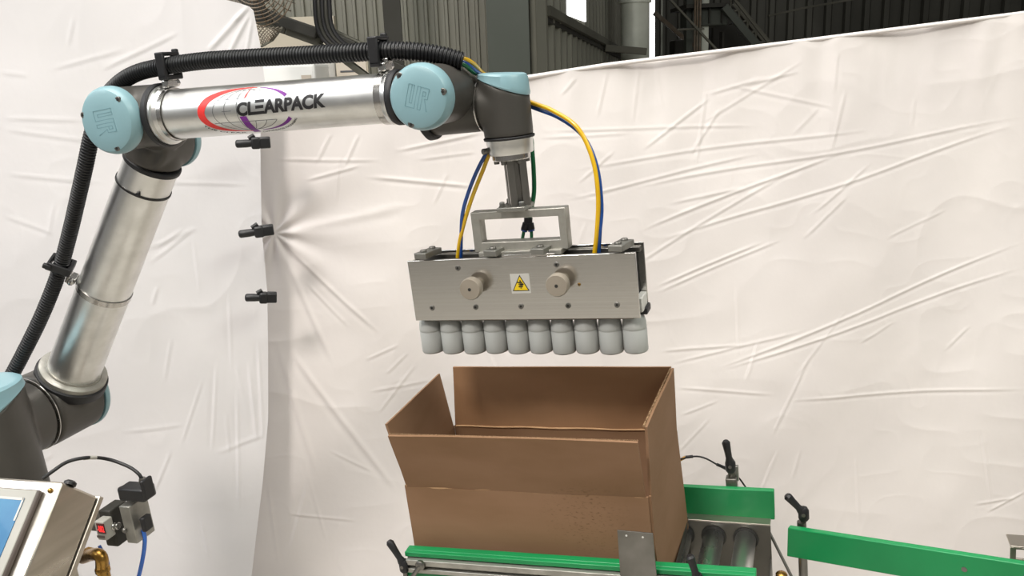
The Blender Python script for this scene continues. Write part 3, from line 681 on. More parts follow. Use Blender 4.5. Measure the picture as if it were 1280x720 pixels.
def text_bm(s, size, shear=0, sx=1, bold=.012):
    cu = bpy.data.curves.new('lettering', 'FONT'); cu.body = s; cu.size = size; cu.offset = size * bold; cu.resolution_u = 4
    o = bpy.data.objects.new('lettering', cu); COL.objects.link(o); dg = bpy.context.evaluated_depsgraph_get()
    me = bpy.data.meshes.new_from_object(o.evaluated_get(dg)); bpy.data.objects.remove(o); bpy.data.curves.remove(cu)
    bm = bmesh.new(); bm.from_mesh(me); bpy.data.meshes.remove(me)
    for v in bm.verts: v.co.x = v.co.x * sx + v.co.y * shear
    xs = [v.co.x for v in bm.verts]; return bm, min(xs), max(xs)
def s_of(px): 
    lo, hi = 0, lF
    for _ in range(40):
        m_ = (lo + hi) / 2; p = E_ + dF * (.07 + m_) - Y_ * .04; v = p - EYE; sx = 640 + FPX * v.dot(CR) / v.dot(FWD)
        if sx < px: lo = m_
        else: hi = m_
    return lo
L0, L1 = s_of(249), s_of(366); cx, ct_ = (L0 + L1) / 2, -.001; RX, RY = (L1 - L0) / 2, .047
el = lambda w, kx=1, ky=1: (cx + RX * kx * math.cos(w), ct_ + RY * ky * math.sin(w) * .9)
arc = lambda w0, w1, n=40, kx=1, ky=1: [el(w0 + (w1 - w0) * i / n, kx, ky) for i in range(n + 1)]
wrap_print('red_crescent', bm_poly(strip(arc(rad(78), rad(268), 60, .95, .95), lambda t_:   .0012 + .0125 * math.sin(math.pi * t_) ** 1.5)), 'red')
wrap_print('purple_arc', bm_poly(strip(arc(rad(74), rad(28), 24, .97, .95), lambda t_: .001 + .0052 * t_)), 'purple')
wrap_print('purple_arc', bm_poly(strip(arc(rad(-24), rad(-80), 24, .97, .95), lambda t_: .0062 - .005 * t_)), 'purple')
for k in (.22, .55, .85):
    wrap_print('globe_line', bm_poly(strip(arc(rad(90), rad(270), 40, k * .82, .86), .0009)), 'grey')
    wrap_print('globe_line', bm_poly(strip(arc(rad(90), rad(62), 12, k * .82, .86), .0009)), 'grey')
    wrap_print('globe_line', bm_poly(strip(arc(rad(-90), rad(-30), 16, k * .82, .86), .0009)), 'grey')
for tv, w_ in ((-.018, .72), (.020, .6), (.001, .5)):
    wrap_print('globe_line', bm_poly(strip([(cx - RX * w_, ct_ + tv), (cx - RX * (.0 if tv < 0 or tv > .01 else .3), ct_ + tv)], .0009)), 'grey')
wrap_print('globe_line', bm_poly(strip([(cx, ct_ - .018), (cx + RX * .6, ct_ - .018)], .0009)), 'grey')
sx_ = s_of(297); wrap_print('purple_stem', bm_poly([[(sx_ + .001, -.010), (sx_ + .014, -.010), (sx_ + .022, -.047), (sx_ + .009, -.047)]]), 'purple')
sn = s_of(305); wrap_print('red_needle', bm_poly([[(sn, .018), (sn + .004, .020), (sn + .012, .046)]]), 'red')
sT0, sT1 = s_of(296), s_of(406)
bm, x0, x1 = text_bm('CLΞARPACK', .030, .10, bold=.045); k_ = (sT1 - sT0) / (x1 - x0)
for v in bm.verts: v.co.x = sT0 + (v.co.x - x0) * k_; v.co.y = v.co.y * .95 - .0085 + .0045 * (v.co.x - sT0) / (sT1 - sT0)
wrap_print('lettering', bm, 'ink')
for s_, w0, w1 in (('THE CLEAR', 205, 258), ('CHOICE FOR PACKAGING', 276, 338)):
    bm, x0, x1 = text_bm(s_, .0075)
    for v in bm.verts:
        f_ = (v.co.x - x0) / (x1 - x0); w = rad(w0 + (w1 - w0) * f_); p = el(w, 1.10, 1.17); q = el(w, 1.0, 1.05)
        n_ = Vector((p[0] - q[0], p[1] - q[1])).normalized(); v.co.x, v.co.y = p[0] - n_.x * v.co.y * .7, p[1] - n_.y * v.co.y * .9
        
    for v in bm.verts: pass
    wrap_print('tagline', bm, 'ink')

# ================================================================ hose clamps, conduit, tubes
def clamp(label, p, d, r, up, holder_c, hw=.03):
    p = Vector(p); d = Vector(d).normalized(); up = Vector(up).normalized(); side = d.cross(up)
    t_ = thing('hose_clamp', p + up * r, label, 'hose clamp', 'hose clamps on the robot arm')
    mb = MB(); mb.ring(p - d * .006, d, r + .0002, r + .0014, .012, 64); obj('band', mb, 'steelb', t_, smooth=30)
    R_ = Matrix((side, d, up)).transposed()
    mb = MB(); mb.box(p + up * (r + .008), (.026, .013, .013), R_); obj('screw_housing', mb, 'steelb', t_, bevel=.002)
    mb = MB(); mb.lathe(p + up * (r + .009) - side * .012, -side, [(0, .0065), (.008, .0065), (.009, .005)], 6); sc_ = obj('screw_head', mb, 'steelb', t_)
    mb = MB(); mb.bar(p + up * (r + .009) - side * .0212, p + up * (r + .009) - side * .0208, .002, .009, d); obj('slot', mb, 'dark', sc_, smooth=0)
    mb = MB(); mb.box(p + up * (r + .017), (.018, .02, .007), R_); obj('holder_foot', mb, 'steelb', t_, bevel=.001)
    h = Vector(holder_c); tang = d
    mb = MB()
    for s_ in (-1, 1): mb.box(h + side * s_ * .0185, (.006, .017, .04), R_)
    mb.box(h + up * .019, (.043, .017, .006), R_); mb.box(h - up * .019, (.043, .017, .008), R_)
    obj('hose_holder', mb, 'black', t_, bevel=.002)
    mb = MB(); mb.box(h + up * .019 - side * .021, (.008, .010, .016), R_); obj('holder_latch', mb, 'black', t_, bevel=.002)
    return t_
upF = (Z_ - dF * dF.z).normalized()
cp1 = [(12, 474, 1.22), (30, 440, 1.235), (52, 395, 1.25), (73, 342, 1.262), (87, 292, 1.262), (98, 245, 1.255), (107, 205, 1.25), (114, 172, 1.25), (125, 135, 1.25), (145, 108, 1.245), (172, 91, 1.24), (212, 82, 1.235),
       (255, 76, 1.235), (310, 72.5, 1.235), (370, 69.5, 1.235), (430, 66.5, 1.235), (474, 64, 1.238), (510, 64, 1.245), (545, 68, 1.255), (579, 77, 1.265)]
cpts = [at(*c) for c in cp1]; sp = spline(cpts, .0014)
mb = MB(); mb.tube(sp, lambda i: .0128 + .0016 * (1 if (i % 4) in (0, 1) else -.35), 20)
tag(obj('corrugated_conduit', mb, 'hose', smooth=20), 'black corrugated hose running along the outside of the robot arm', 'conduit')
sc1 = s_of(199) + .07; sc2 = s_of(471) + .07
clamp('steel hose clamp with black hose holder at the elbow end of the forearm', E_ + dF * sc1, dF, .0432, upF, at(211, 82, 1.235))
clamp('steel hose clamp with black hose holder at the wrist end of the forearm', E_ + dF * sc2, dF, .0392, upF, at(474, 64, 1.238))
kU = (at(125, 357, YU) - U0).dot(dU); pU = U0 + dU * kU; upU = Vector((-.72, -.5, .5)); upU = (upU - dU * upU.dot(dU)).normalized()
clamp('steel hose clamp with black hose holder halfway down the upper arm', pU, dU, .0522, upU, at(76, 331, 1.262))
kR = (at(177, 229, YU) - U0).dot(dU)
mb = MB(); mb.ring(U0 + dU * (kR - .002), dU, .0498, .0518, .004, 64); ct = thing('cable_tie', U0 + dU * kR, 'thin black cable tie strapped round the top of the upper arm tube', 'cable tie')
obj('strap', mb, 'black', ct); mb = MB(); mb.box(U0 + dU * kR + Vector((.024, -.046, -.012)), (.007, .006, .006)); obj('tie_head', mb, 'black', ct, bevel=.001)

def air(name, pts, r, m, label, n=12): mb = MB(); mb.tube(spline([at(*p) for p in pts], .005), r, n); return tag(obj(name, mb, m), label, 'air tube', 'air tubes of the gripper')
air('air_tube', [(560, 70, 1.262), (579, 73, 1.265), (592, 80, 1.29), (604, 92, 1.345), (630, 108, 1.365), (662, 127, 1.35), (690, 138, 1.34), (722, 160, 1.325), (741, 200, 1.315), (747.5, 245, 1.31), (746, 290, 1.31), (742.5, 322, 1.312)], .0036, 'ytube', 'yellow air tube arching from the wrist down to the right of the gripper')
air('air_tube', [(560, 72, 1.262), (579, 77, 1.265), (594, 88, 1.29), (606, 97, 1.35), (630, 115, 1.37), (662, 132.5, 1.352), (700, 148, 1.345), (730, 172, 1.33), (746, 208, 1.32), (752, 255, 1.315), (750, 290, 1.312), (748, 322, 1.315)], .0032, 'btube', 'blue air tube arching beside the yellow one right of the gripper')
air('air_tube', [(624, 176, 1.35), (614, 187, 1.30), (604, 212, 1.295), (592, 242, 1.298), (582, 272, 1.302), (575, 300, 1.306), (572, 322, 1.31)], .0034, 'ytube', 'yellow air tube hanging from the tool flange left of the post')
air('air_tube', [(622, 176, 1.35), (611, 187, 1.298), (597, 212, 1.293), (585, 242, 1.296), (578, 268, 1.30), (576.5, 296, 1.306), (576, 322, 1.312)], .0032, 'btube', 'blue air tube hanging from the tool flange left of the post')
air('air_tube', [(560, 74, 1.262), (579, 80, 1.265), (592, 90, 1.29), (606, 99, 1.355), (640, 135, 1.375), (662, 168, 1.362), (665, 187, 1.352), (667, 212, 1.348), (667.5, 240, 1.345), (664, 262, 1.34), (661, 276, 1.335)], .0038, 'gtube', 'green air tube running down behind the gripper post')
ft = thing('push_in_fitting', at(660, 282, 1.333), 'black Y-shaped push-in fitting inside the bracket window', 'fitting')
mb = MB(); mb.cyl(at(660.5, 272, 1.335), at(660, 281, 1.334), .0072, n=16); obj('body', mb, 'black', ft)
for (a, b) in (((658, 279), (655.5, 287)), ((662.5, 279), (664, 287))):
    mb = MB(); mb.cyl(at(*a, 1.333), at(*b, 1.332), .0062, n=16); obj('branch', mb, 'black', ft)
    mb = MB(); mb.lathe(at(*b, 1.332), at(*b, 1.332) - at(*a, 1.333), [(0, .0052), (.002, .0058), (.003, .005)], 16); obj('release_collar', mb, 'btube', ft)
air('air_tube', [(655.5, 286, 1.332), (653.5, 296, 1.331), (650, 318, 1.33)], .0028, 'gtube', 'short green tube from the left branch of the black fitting')
air('air_tube', [(664, 286, 1.332), (664.5, 296, 1.331), (664, 318, 1.33)], .0028, 'gtube', 'short green tube from the right branch of the black fitting')

# ================================================================ gripper
xl, xr, zt, zb = -.6579, -.2689, zabs(-.2941), zabs(-.3996)
yg, yk = 1.280, 1.340
gr = thing('gripper', (Xw3, YW, zb), 'stainless steel box gripper hanging from the wrist with two knobs', 'gripper')
def screw(p, d, r, parent, m='dsteel', h=.0016):
    p = Vector(p); mb = MB(); mb.lathe(p, d, [(0, r), (h * .6, r), (h, r * .85)], 20); s_ = obj('screw', mb, m, parent)
    mb = MB(); mb.lathe(p + Vector(d).normalized() * h, d, [(0, r * .48), (.0004, r * .48)], 6); obj('hex_socket', mb, 'dark', s_); return s_
mb = MB(); mb.bb((xl, yg, zb), (xr, yg + .004, zt)); fp = obj('front_plate', mb, 'steel', gr, bevel=.0008)
mb = MB(); mb.bb((xl + .17, yg, zt), (xl + .26, yg + .004, zt + .004)); obj('plate_lip', mb, 'steel', gr, bevel=.0005)
mb = MB(); mb.bb((xl + .002, yk - .004, zb + .008), (xr + .003, yk, zt + .004)); obj('rear_plate', mb, 'steel', gr, bevel=.0008)
mb = MB(); mb.bb((xl + .001, yg + .004, zb), (xl + .005, yk - .004, zt - .003)); obj('end_plate', mb, 'steel', gr, bevel=.0005)
mb = MB(); mb.bb((xl + .006, yg + .006, zb + .006), (xr - .008, yk - .006, zt - .012)); obj('inner_body', mb, 'dark', gr)
for yy in (yg + .010, yk - .012): mb = MB(); mb.bb((xl + .004, yy, zt - .010), (xr - .002, yy + .007, zt - .002)); obj('inner_rail', mb, 'dsteel', gr, bevel=.0008)
mb = MB(); mb.bb((xr - .008, yg + .010, zb + .006), (xr + .003, yk - .008, zb + .030)); obj('end_block', mb, 'nylon', gr, bevel=.002)
mb = MB(); mb.bb((xr - .006, yg + .024, zb - .002), (xr + .007, yk - .004, zb + .010)); obj('rubber_lip', mb, 'rubber', gr, bevel=.002)
mb = MB(); mb.bb((xl + .012, yg + .008, zb - .004), (xr - .012, yk - .010, zb + .006)); obj('bottle_guide', mb, 'dsteel', gr, bevel=.001)
F = lambda px, py: at(px, py, yg)
for px, py in ((572.3, 335), (695.7, 330.7), (540.3, 384.8), (594.7, 383.8), (651.4, 382.8), (710.2, 382), (771.4, 381)): screw(F(px, py), (0, -1, 0), .0045, gr)
screw(F(724, 355.5), (0, -1, 0), .0026, gr, 'brass')
for px, py in ((587, 362), (695.5, 357.5)):
    c_ = at(px, py, yg - .032); c_ = Vector((c_.x, yg, c_.z)); kb = MB()
    kb.lathe(c_, (0, -1, 0), [(0, .0085), (.014, .0085), (.016, .0175), (.018, .0183), (.030, .0183), (.0325, .0168), (.0328, .006)], 40); k_ = obj('knob', kb, 'knob', gr)
    mb = MB(); mb.lathe(c_ - Y_ * .0326, (0, -1, 0), [(0, .0028), (.0006, .0028)], 16); obj('knob_hole', mb, 'dark', k_)
# warning sticker: yellow triangle with a crushed hand
sc = F(650.5, 354.3)
def flat(name, polys, m, parent, lift): 
    mb = MB()
    for p in polys: mb.prism([sc + Vector((x, -lift, z)) for x, z in p], (0, -.0001, 0))
    return obj(name, mb, m, parent, smooth=0)
stk = flat('warning_sticker', [[(-.0165, -.0165), (.0165, -.0165), (.0165, .0165), (-.0165, .0165)]], 'sticker', gr, .0001)
flat('black_triangle', [[(-.0145, -.0125), (.0145, -.0125), (0, .0145)]], 'ink', stk, .0003)
flat('yellow_triangle', [[(-.0122, -.0112), (.0122, -.0112), (0, .0118)]], 'yellow', stk, .0005)
flat('pinched_hand', [[(-.005, .0008), (.0035, .0008), (.0035, .0030), (-.005, .0030)], [(-.0035, -.0062), (.004, -.0062), (.004, -.0040), (-.0035, -.0040)], [(-.0028, -.0032), (.0035, -.0036), (.006, -.0015), (.0052, .0002), (.001, .0004), (-.0035, -.0004), (-.0035, -.0016), (0, -.0018)],
     [(-.0008, .0032), (.0012, .0032), (.0012, .0058), (-.0008, .0058)], [(-.0005, -.0085), (.0014, -.0085), (.0014, -.0066), (-.0005, -.0066)]], 'ink', stk, .0007)
# four clamp bars across the top
for (x0, y0, x1, y1) in ((531, 322, 543, 314), (618, 321, 628, 315), (677, 318, 686, 312), (774, 314, 788, 304)):
    a = at(x0, y0, yg + .004); xm = a.x; top = zt + .004
    mb = MB(); ang = .22; p0 = Vector((xm - .004, yg - .006, top + .0045)); p1 = Vector((xm + .006, yg + .040, top + .0045))
    mb.bar(p0, p1, .024, .010); cb_ = obj('clamp_bar', mb, 'cast2', gr, bevel=.001)
    for q in (.25, .78):
        c_ = p0.lerp(p1, q) + Z_ * .0045; mb = MB(); mb.lathe(c_, Z_, [(0, .0058), (.003, .0058), (.004, .005)], 20); obj('bolt_head', mb, 'dsteel', cb_)
# bracket window frame
fx0, fx1 = at(591, 266, YW).x, at(708.5, 258, YW).x; fz1, fz0 = at(650, 264, YW).z + .004, zt + .006
w_ = .015; mb = MB()
o_ = [(fx0, fz0), (fx1, fz0), (fx1, fz1), (fx0, fz1)]; i_ = [(fx0 + w_, fz0 + w_ + .001), (fx1 - w_ * .85, fz0 + w_ + .001), (fx1 - w_ * .85, fz1 - .013), (fx0 + w_, fz1 - .013)]
vs = []; 
for yy in (YW - .012, YW + .012): vs += [(x, yy, z) for x, z in o_] + [(x, yy, z) for x, z in i_]
fs = []
for k in range(4):
    j = (k + 1) % 4; fs += [(k, j, 4 + j, 4 + k), (8 + k, 12 + k, 12 + j, 8 + j), (k, 8 + k, 8 + j, j), (4 + k, 4 + j, 12 + j, 12 + k)]
mb.add(vs, fs); obj('bracket_frame', mb, 'cast', gr, bevel=.0012)
mb = MB(); mb.bb((fx0 + .01, YW - .022, zt - .001), (fx1 - .01, YW + .022, zt + .008)); obj('bracket_foot', mb, 'cast', gr, bevel=.001)
pbx = at(646, 258, YW).x
mb = MB(); mb.bb((pbx - .026, YW - .026, fz1), (pbx + .022, YW + .024, fz1 + .007)); obj('post_plate', mb, 'cast2', gr, bevel=.001)
for dx, dy in ((-.019, -.016), (.015, -.018), (.016, .016), (-.018, .017)):
    mb = MB(); mb.lathe((pbx + dx, YW + dy, fz1 + .007), Z_, [(0, .006), (.0015, .006), (.0016, .0048), (.007, .0048), (.008, .004)], 6); obj('bolt', mb, 'dsteel', gr)
px_ = at(646, 225, YW).x; hw_ = .0158
prof = [(-hw_, -hw_), (-.004, -hw_), (-.004, -.010), (.004, -.010), (.004, -hw_), (hw_, -hw_), (hw_, -.004), (.010, -.004), (.010, .004), (hw_, .004), (hw_, hw_), (.004, hw_), (.004, .010), (-.004, .010), (-.004, hw_), (-hw_, hw_), (-hw_, .004), (-.010, .004), (-.010, -.004), (-hw_, -.004)]
mb = MB(); mb.prism([Vector((px_, YW, fz1 + .006)) + Vector((x * math.cos(.5) - y * math.sin(.5), x * math.sin(.5) + y * math.cos(.5), 0)) for x, y in prof], (0, 0, zabs(-.136) - fz1 - .006)); obj('post', mb, 'dsteel', gr, bevel=.0006)
mb = MB(); mb.lathe((Xw3, YW, zabs(-.1405)), Z_, [(0, .029), (.002, .031), (.009, .031)], 40); obj('adapter_plate', mb, 'steelb', gr)
for k in range(6):
    w = k * 1.047 + .3; mb = MB(); mb.lathe((Xw3 + .0245 * math.cos(w), YW + .0245 * math.sin(w), zabs(-.1405)), -Z_, [(0, .0045), (.005, .0045), (.0055, .004)], 12); obj('bolt', mb, 'dsteel', gr)

# ================================================================ bottles
bp0, bp1 = at(541.5, 432, YW), at(794.5, 427, YW); zbb = zabs(-.4655)
pitch = (bp1.x - bp0.x) / 9; rb_ = pitch * .492
ordn = ['leftmost', 'second from the left', 'third from the left', 'fourth from the left', 'fifth from the left', 'fifth from the right', 'fourth from the right', 'third from the right', 'second from the right', 'rightmost']
mb = MB(); mb.lathe((0, 0, 0), Z_, [(t_, rb_ * q) for t_, q in ((0, .82), (.0012, .95), (.0035, 1), (.038, 1), (.0386, .972), (.0402, .972), (.0410, 1), (.044, .998), (.052, .965), (.058, .89), (.063, .75), (.067, .62), (.078, .6))], 40)
bme = None
for k in range(10):
    if k == 0:
        o = obj('bottle', mb, 'bottle', smooth=50); o.location = (bp0.x, YW, zbb)
        cp = MB(); cp.lathe((0, 0, .068), Z_, [(0, rb_ * .72), (.014, rb_ * .72), (.015, rb_ * .66)], 32); WL[o.name] = Vector((0, 0, 0)); cpo = obj('cap', cp, 'nylon', o)
        b0 = o
    else:
        o = b0.copy(); COL.objects.link(o); o.location = (bp0.x + pitch * k, YW + .0012 * math.sin(k * 5), zbb + .0008 * math.sin(k * 3))
        c2 = cpo.copy(); COL.objects.link(c2); c2.parent = o
    tag(o, ordn[k] + ' of the grey plastic bottles held under the gripper', 'bottle', 'bottles held by the gripper')

# ================================================================ carton
TH = .004; yf, yb = 1.197, 1.443; zbot = zabs(-.8585)
FL, FR = at(508.8, 607, yf), at(810.5, 620.5, yf); BL = at(568, 532, yb); BRt = Vector((at(839, 460, yb).x - .001, yb, FR.z - .001))
FLb = Vector((at(521.5, 690, yf).x, yf, zbot)); FRb = Vector((FR.x + .002, yf, zbot)); BLb = Vector((BL.x + .004, yb, zbot)); BRb = Vector((at(858, 659, yb).x, yb, zbot))
ca_ = thing('cardboard_box', ((FLb + BRb) / 2), 'open brown cardboard carton under the gripper, flaps standing up', 'box')
add_wear(MT['card'], tuple(at(735, 650, yf)), .085, '4f3826')
def board(name, quad, m='card', **k): mb = MB(); mb.sheet(quad, TH, **k); o = obj(name, mb, m, ca_, smooth=30); o.data.materials.append(MT['flute']); return o
board('front_panel', (FLb, FRb, FR, FL), dn=.0012, seed=1)
board('rear_panel', (BRb, BLb, BL, BRt), dn=.0012, seed=2)
board('side_panel', (BLb, FLb, FL, BL), dn=.0012, seed=3)
board('side_panel', (FRb, BRb, BRt, FR), dn=.0012, seed=4)
mb = MB(); mb.bb((FLb.x + .002, yf + .002, zbot), (BRb.x - .008, yb - .002, zbot + TH)); obj('bottom_panel', mb, 'card', ca_)
f0, f1 = at(486, 543, 1.16), at(797.5, 551.5, 1.16)
board('front_flap', (FL + Vector((.002, 0, .0005)), FR + Vector((-.004, 0, .0005)), f1, f0), nu=30, nv=12, dn=.0014, seed=5, bow=-.003)
board('rear_flap', (BRt + Vector((-.001, 0, 0)), BL + Vector((.002, 0, 0)), at(566, 459, yb), at(838.5, 459, yb)), 'card_in', nu=24, dn=.0014, seed=6)
board('side_flap', (BL + Vector((0, -.003, 0)), FL + Vector((0, .004, 0)), at(484, 530, yf + .002), at(549.5, 467, yb - .004)), dn=.0012, seed=7)
board('side_flap', (FR + Vector((0, .003, 0)), BRt + Vector((0, -.003, 0)), at(839.5, 460, yb - .002), at(805.5, 534, yf + .003)), dn=.0012, seed=8)
mb = MB(); mb.tube([FL.lerp(FR, t_) + Vector((0, -.0015 + .0008 * math.sin(t_ * 31), .0012 * math.sin(t_ * 17 + 1) + .0008 * math.sin(t_ * 41))) for t_ in np.linspace(.0, .985, 60)], .0022, 8); obj('front_crease', mb, 'crease', ca_)
mb = MB(); mb.tube([BL.lerp(BRt, t_) + Vector((0, -.001, .0006 * math.sin(t_ * 23))) for t_ in np.linspace(.01, .99, 40)], .0018, 8); obj('rear_crease', mb, 'crease', ca_)
# fluted cut edges
def fluted(name, a, b, dn_):
    a = Vector(a); b = Vector(b); n = int((b - a).length / .0036); mb = MB(); q = []
    for i in range(2 * n + 1): q.append(a.lerp(b, i / (2 * n)) + Vector(dn_) * (.0004 + .0028 * (i % 2)))
    mb.tube(q, .0005, 4); return obj(name, mb, 'flute', ca_, smooth=0)
fluted('cut_edge', f0 + Z_ * .0006, f1 + Z_ * .0006, (0, 1, 0)); fluted('cut_edge', at(839.5, 460, yb) + Z_ * .0005, at(805.5, 534, yf) + Z_ * .0005, (-1, 0, 0))

# ================================================================ conveyor
zr_ = zbot - .001; RR = .0185
cv = thing('roller_conveyor', (-.40, 1.32, 0), 'steel roller conveyor under the carton', 'conveyor')
XC1 = -.098
mb = MB(); mb.bb((-.672, 1.452, zr_ - .10), (XC1, 1.456, zr_ + .010)); obj('rear_side_frame', mb, 'frame', cv, bevel=.0008)
mb = MB(); mb.bb((-.672, 1.452, zr_ + .010), (XC1, 1.490, zr_ + .013)); obj('frame_flange', mb, 'inox', cv, bevel=.0008)
mb = MB(); mb.bb((-.672, 1.165, zr_ - .10), (XC1, 1.169, zr_ - .002)); obj('front_side_frame', mb, 'inox', cv, bevel=.0008)
mb = MB(); mb.bb((XC1 - .003, 1.169, zr_ - .10), (XC1, 1.452, zr_ - .055)); obj('end_crossbar', mb, 'frame', cv, bevel=.0008)
mb = MB(); mb.bb((-.2465, 1.20, zr_ - .06), (-.2445, 1.455, zr_ + .016)); obj('divider_plate', mb, 'frame', cv, bevel=.0006)
for k in range(10):
    x = -.1425 - .0575 * k
    if -.26 < x < -.23: x -= .0
    mb = MB(); mb.lathe((x, 1.17, zr_ - RR), Y_, [(0, RR * .9), (.002, RR), (.278, RR), (.281, RR * .9)], 32); ro = obj('roller', mb, 'alu', cv)
    mb = MB(); mb.ring((x, 1.4495, zr_ - RR), Y_, RR * .9, RR * 1.22, .0025, 32); obj('end_bearing', mb, 'dark', ro)
for x in (-.62, -.2):
    for y in (1.18, 1.45): mb = MB(); mb.bb((x - .02, y - .02, 0), (x + .02, y + .02, zr_ - .10)); obj('leg', mb, 'inox', cv, bevel=.003)

def lever(parent, hub, tip, r=.0085, stud=None):
    hub = Vector(hub); tip = Vector(tip); d = tip - hub
    mb = MB(); mb.tube([hub + d * t_ for t_ in (0, .15, .3, .6, .92, 1)], lambda i: (r * .7, r * .85, r * .62, r * .68, r * .8, r * .5)[i], 14); l_ = obj('clamp_lever', mb, 'black', parent)
    mb = MB(); mb.lathe(hub - Z_ * r * 1.5, Z_, [(0, r * .75), (r * .4, r), (r * 2.0, r), (r * 2.6, r * .7)], 20); obj('lever_hub', mb, 'black', l_)
    mb = MB(); mb.lathe(hub + Vector((0, -r, 0)), (0, -1, 0), [(0, r * .35), (.001, r * .35)], 10); obj('lever_screw', mb, 'dsteel', l_)
    if stud: mb = MB(); mb.cyl(hub - Z_ * r * 1.4, stud, .0042, n=14); obj('stud', mb, 'dsteel', l_)
# front guide rail
yr = 1.166
gp = thing('guide_rail', (-.45, yr, zabs(-.83)), 'green topped front guide rail on a grey profile, before the carton', 'guide rail')
rl, rr_ = at(507.5, 686.5, yr), at(945, 716, yr)
zL, zR = rl.z, rr_.z
def railbox(name, y0, y1, h0, h1, m, xa=None, xb=None, **k):
    mb = MB(); xa = rl.x if xa is None else xa; xb = rr_.x if xb is None else xb
    zf = lambda x: zL + (zR - zL) * (x - rl.x) / (rr_.x - rl.x)
    mb.add([(xa, y0, zf(xa) - h1), (xb, y0, zf(xb) - h1), (xb, y1, zf(xb) - h1), (xa, y1, zf(xa) - h1), (xa, y0, zf(xa) - h0), (xb, y0, zf(xb) - h0), (xb, y1, zf(xb) - h0), (xa, y1, zf(xa) - h0)],
           [(0, 3, 2, 1), (4, 5, 6, 7), (0, 1, 5, 4), (1, 2, 6, 5), (2, 3, 7, 6), (3, 0, 4, 7)]); return obj(name, mb, m, gp, **k)
railbox('green_strip', yr, yr + .014, 0, .052, 'green', bevel=.0015)
railbox('strip_lip', yr - .007, yr + .001, .001, .0095, 'green', bevel=.0012)
railbox('profile', yr - .014, yr, .0115, .022, 'cast', xa=rl.x + .004, bevel=.001)
railbox('profile_web', yr - .007, yr, .022, .029, 'dsteel', xa=rl.x + .004)
railbox('profile', yr - .014, yr, .028, .036, 'cast', xa=rl.x + .004, bevel=.001)
railbox('strip_lip', yr - .009, yr + .001, .037, .047, 'green', bevel=.0012)
cp_ = at(525, 707, yr - .018)
mb = MB(); mb.lathe(cp_ + Y_ * .004, -Y_, [(0, .0085), (.005, .0085), (.007, .006)], 20); obj('clamp_nut', mb, 'dsteel', gp)
mb = MB(); mb.cyl(cp_, at(515, 722, yr - .02), .004, n=14); obj('clamp_rod', mb, 'dsteel', gp)
lever(gp, at(505, 706, yr - .012), at(486, 676, yr - .014), .0085, at(508, 725, yr - .012))
lever(gp, at(872, 724, yr - .02), at(862, 694, yr - .02), .0085)
mb = MB(); mb.bb((rl.x + .03, yr - .012, .6), (rl.x + .05, yr + .0, zL - .05)); obj('rail_post', mb, 'dsteel', gp, bevel=.002)
# stop plate bolted to the rail
sp_ = thing('stop_plate', at(796, 720, yr - .024), 'grey steel plate with two holes standing in front of the green rail', 'plate')
c0, c1 = at(771.5, 663, yr - .021), at(816, 667, yr - .021); c2, c3 = at(823, 745, yr - .021), at(777, 745, yr - .021)
mb = MB(); mb.prism([c0, c1, c2, c3], (0, .0025, 0)); obj('plate', mb, 'dsteel', sp_, bevel=.0005, smooth=0)
for px, py in ((783, 669.5), (803.5, 671.5)): mb = MB(); mb.lathe(at(px, py, yr - .0209), -Y_, [(0, .0016), (.0004, .0016)], 12); obj('bolt_hole', mb, 'nylon', sp_)
# rear guide rail
yk2 = 1.474
gb_ = thing('guide_rail', at(912, 640, yk2), 'green rear guide rail to the right of the carton', 'guide rail')
a_, b_, c_, d_ = at(845, 608, yk2), at(967.5, 614, yk2), at(968.5, 650, yk2), at(846, 642.5, yk2)
mb = MB(); mb.prism([a_, b_, c_, d_], (0, .012, 0)); obj('green_strip', mb, 'green', gb_, bevel=.0015)
mb = MB(); mb.cyl(at(914, 590, yk2 + .022), at(920, 662, yk2 + .022), .0065, n=18); obj('post', mb, 'dsteel', gb_)
mb = MB(); mb.bar(at(914, 596, yk2 + .02), at(915.5, 611, yk2 + .02), .020, .020, Y_); obj('clamp_block', mb, 'dsteel', gb_, bevel=.002)
mb = MB(); mb.bar(at(920, 582, yk2 + .03), at(921, 600, yk2 + .03), .008, .010, Y_); obj('clamp_tab', mb, 'cast2', gb_, bevel=.001)
lever(gb_, at(913, 581, yk2 + .018), at(907, 551, yk2 + .010), .0095, at(914, 594, yk2 + .02))
# right guide rail, turned a little towards the camera
R0, R1 = at(984.5, 660, 1.40), at(1330, 713.5, 1.262); R2 = at(1330, 757, 1.262); R3 = at(983.5, 695.5, 1.40)
gr2 = thing('guide_rail', (R3 + R2) / 2, 'long bright green guide rail at the lower right', 'guide rail')
nrm = (R1 - R0).cross(Z_).normalized() * -1
if nrm.y < 0: nrm = -nrm
mb = MB(); mb.prism([R0, R1, R2, R3], nrm * .012); obj('green_strip', mb, 'green', gr2, bevel=.0015)
mb = MB(); mb.lathe(at(1205.5, 711.5, 1.306), -nrm, [(0, .0042), (.0012, .0042), (.0014, .003)], 16); obj('screw', mb, 'dsteel', gr2)
mb = MB(); pq = at(1002, 652, 1.42); mb.cyl(pq, (pq.x, pq.y, 0), .0078, n=18); obj('post', mb, 'dsteel', gr2)
pq = R1 + nrm * .02; mb = MB(); mb.cyl((pq.x - .03, pq.y + .012, 0), (pq.x - .03, pq.y + .012, pq.z - .01), .0078, n=18); obj('post', mb, 'dsteel', gr2)
lever(gr2, at(1004.5, 641, 1.42), at(983, 619, 1.415), .0092, at(1003, 655, 1.42))
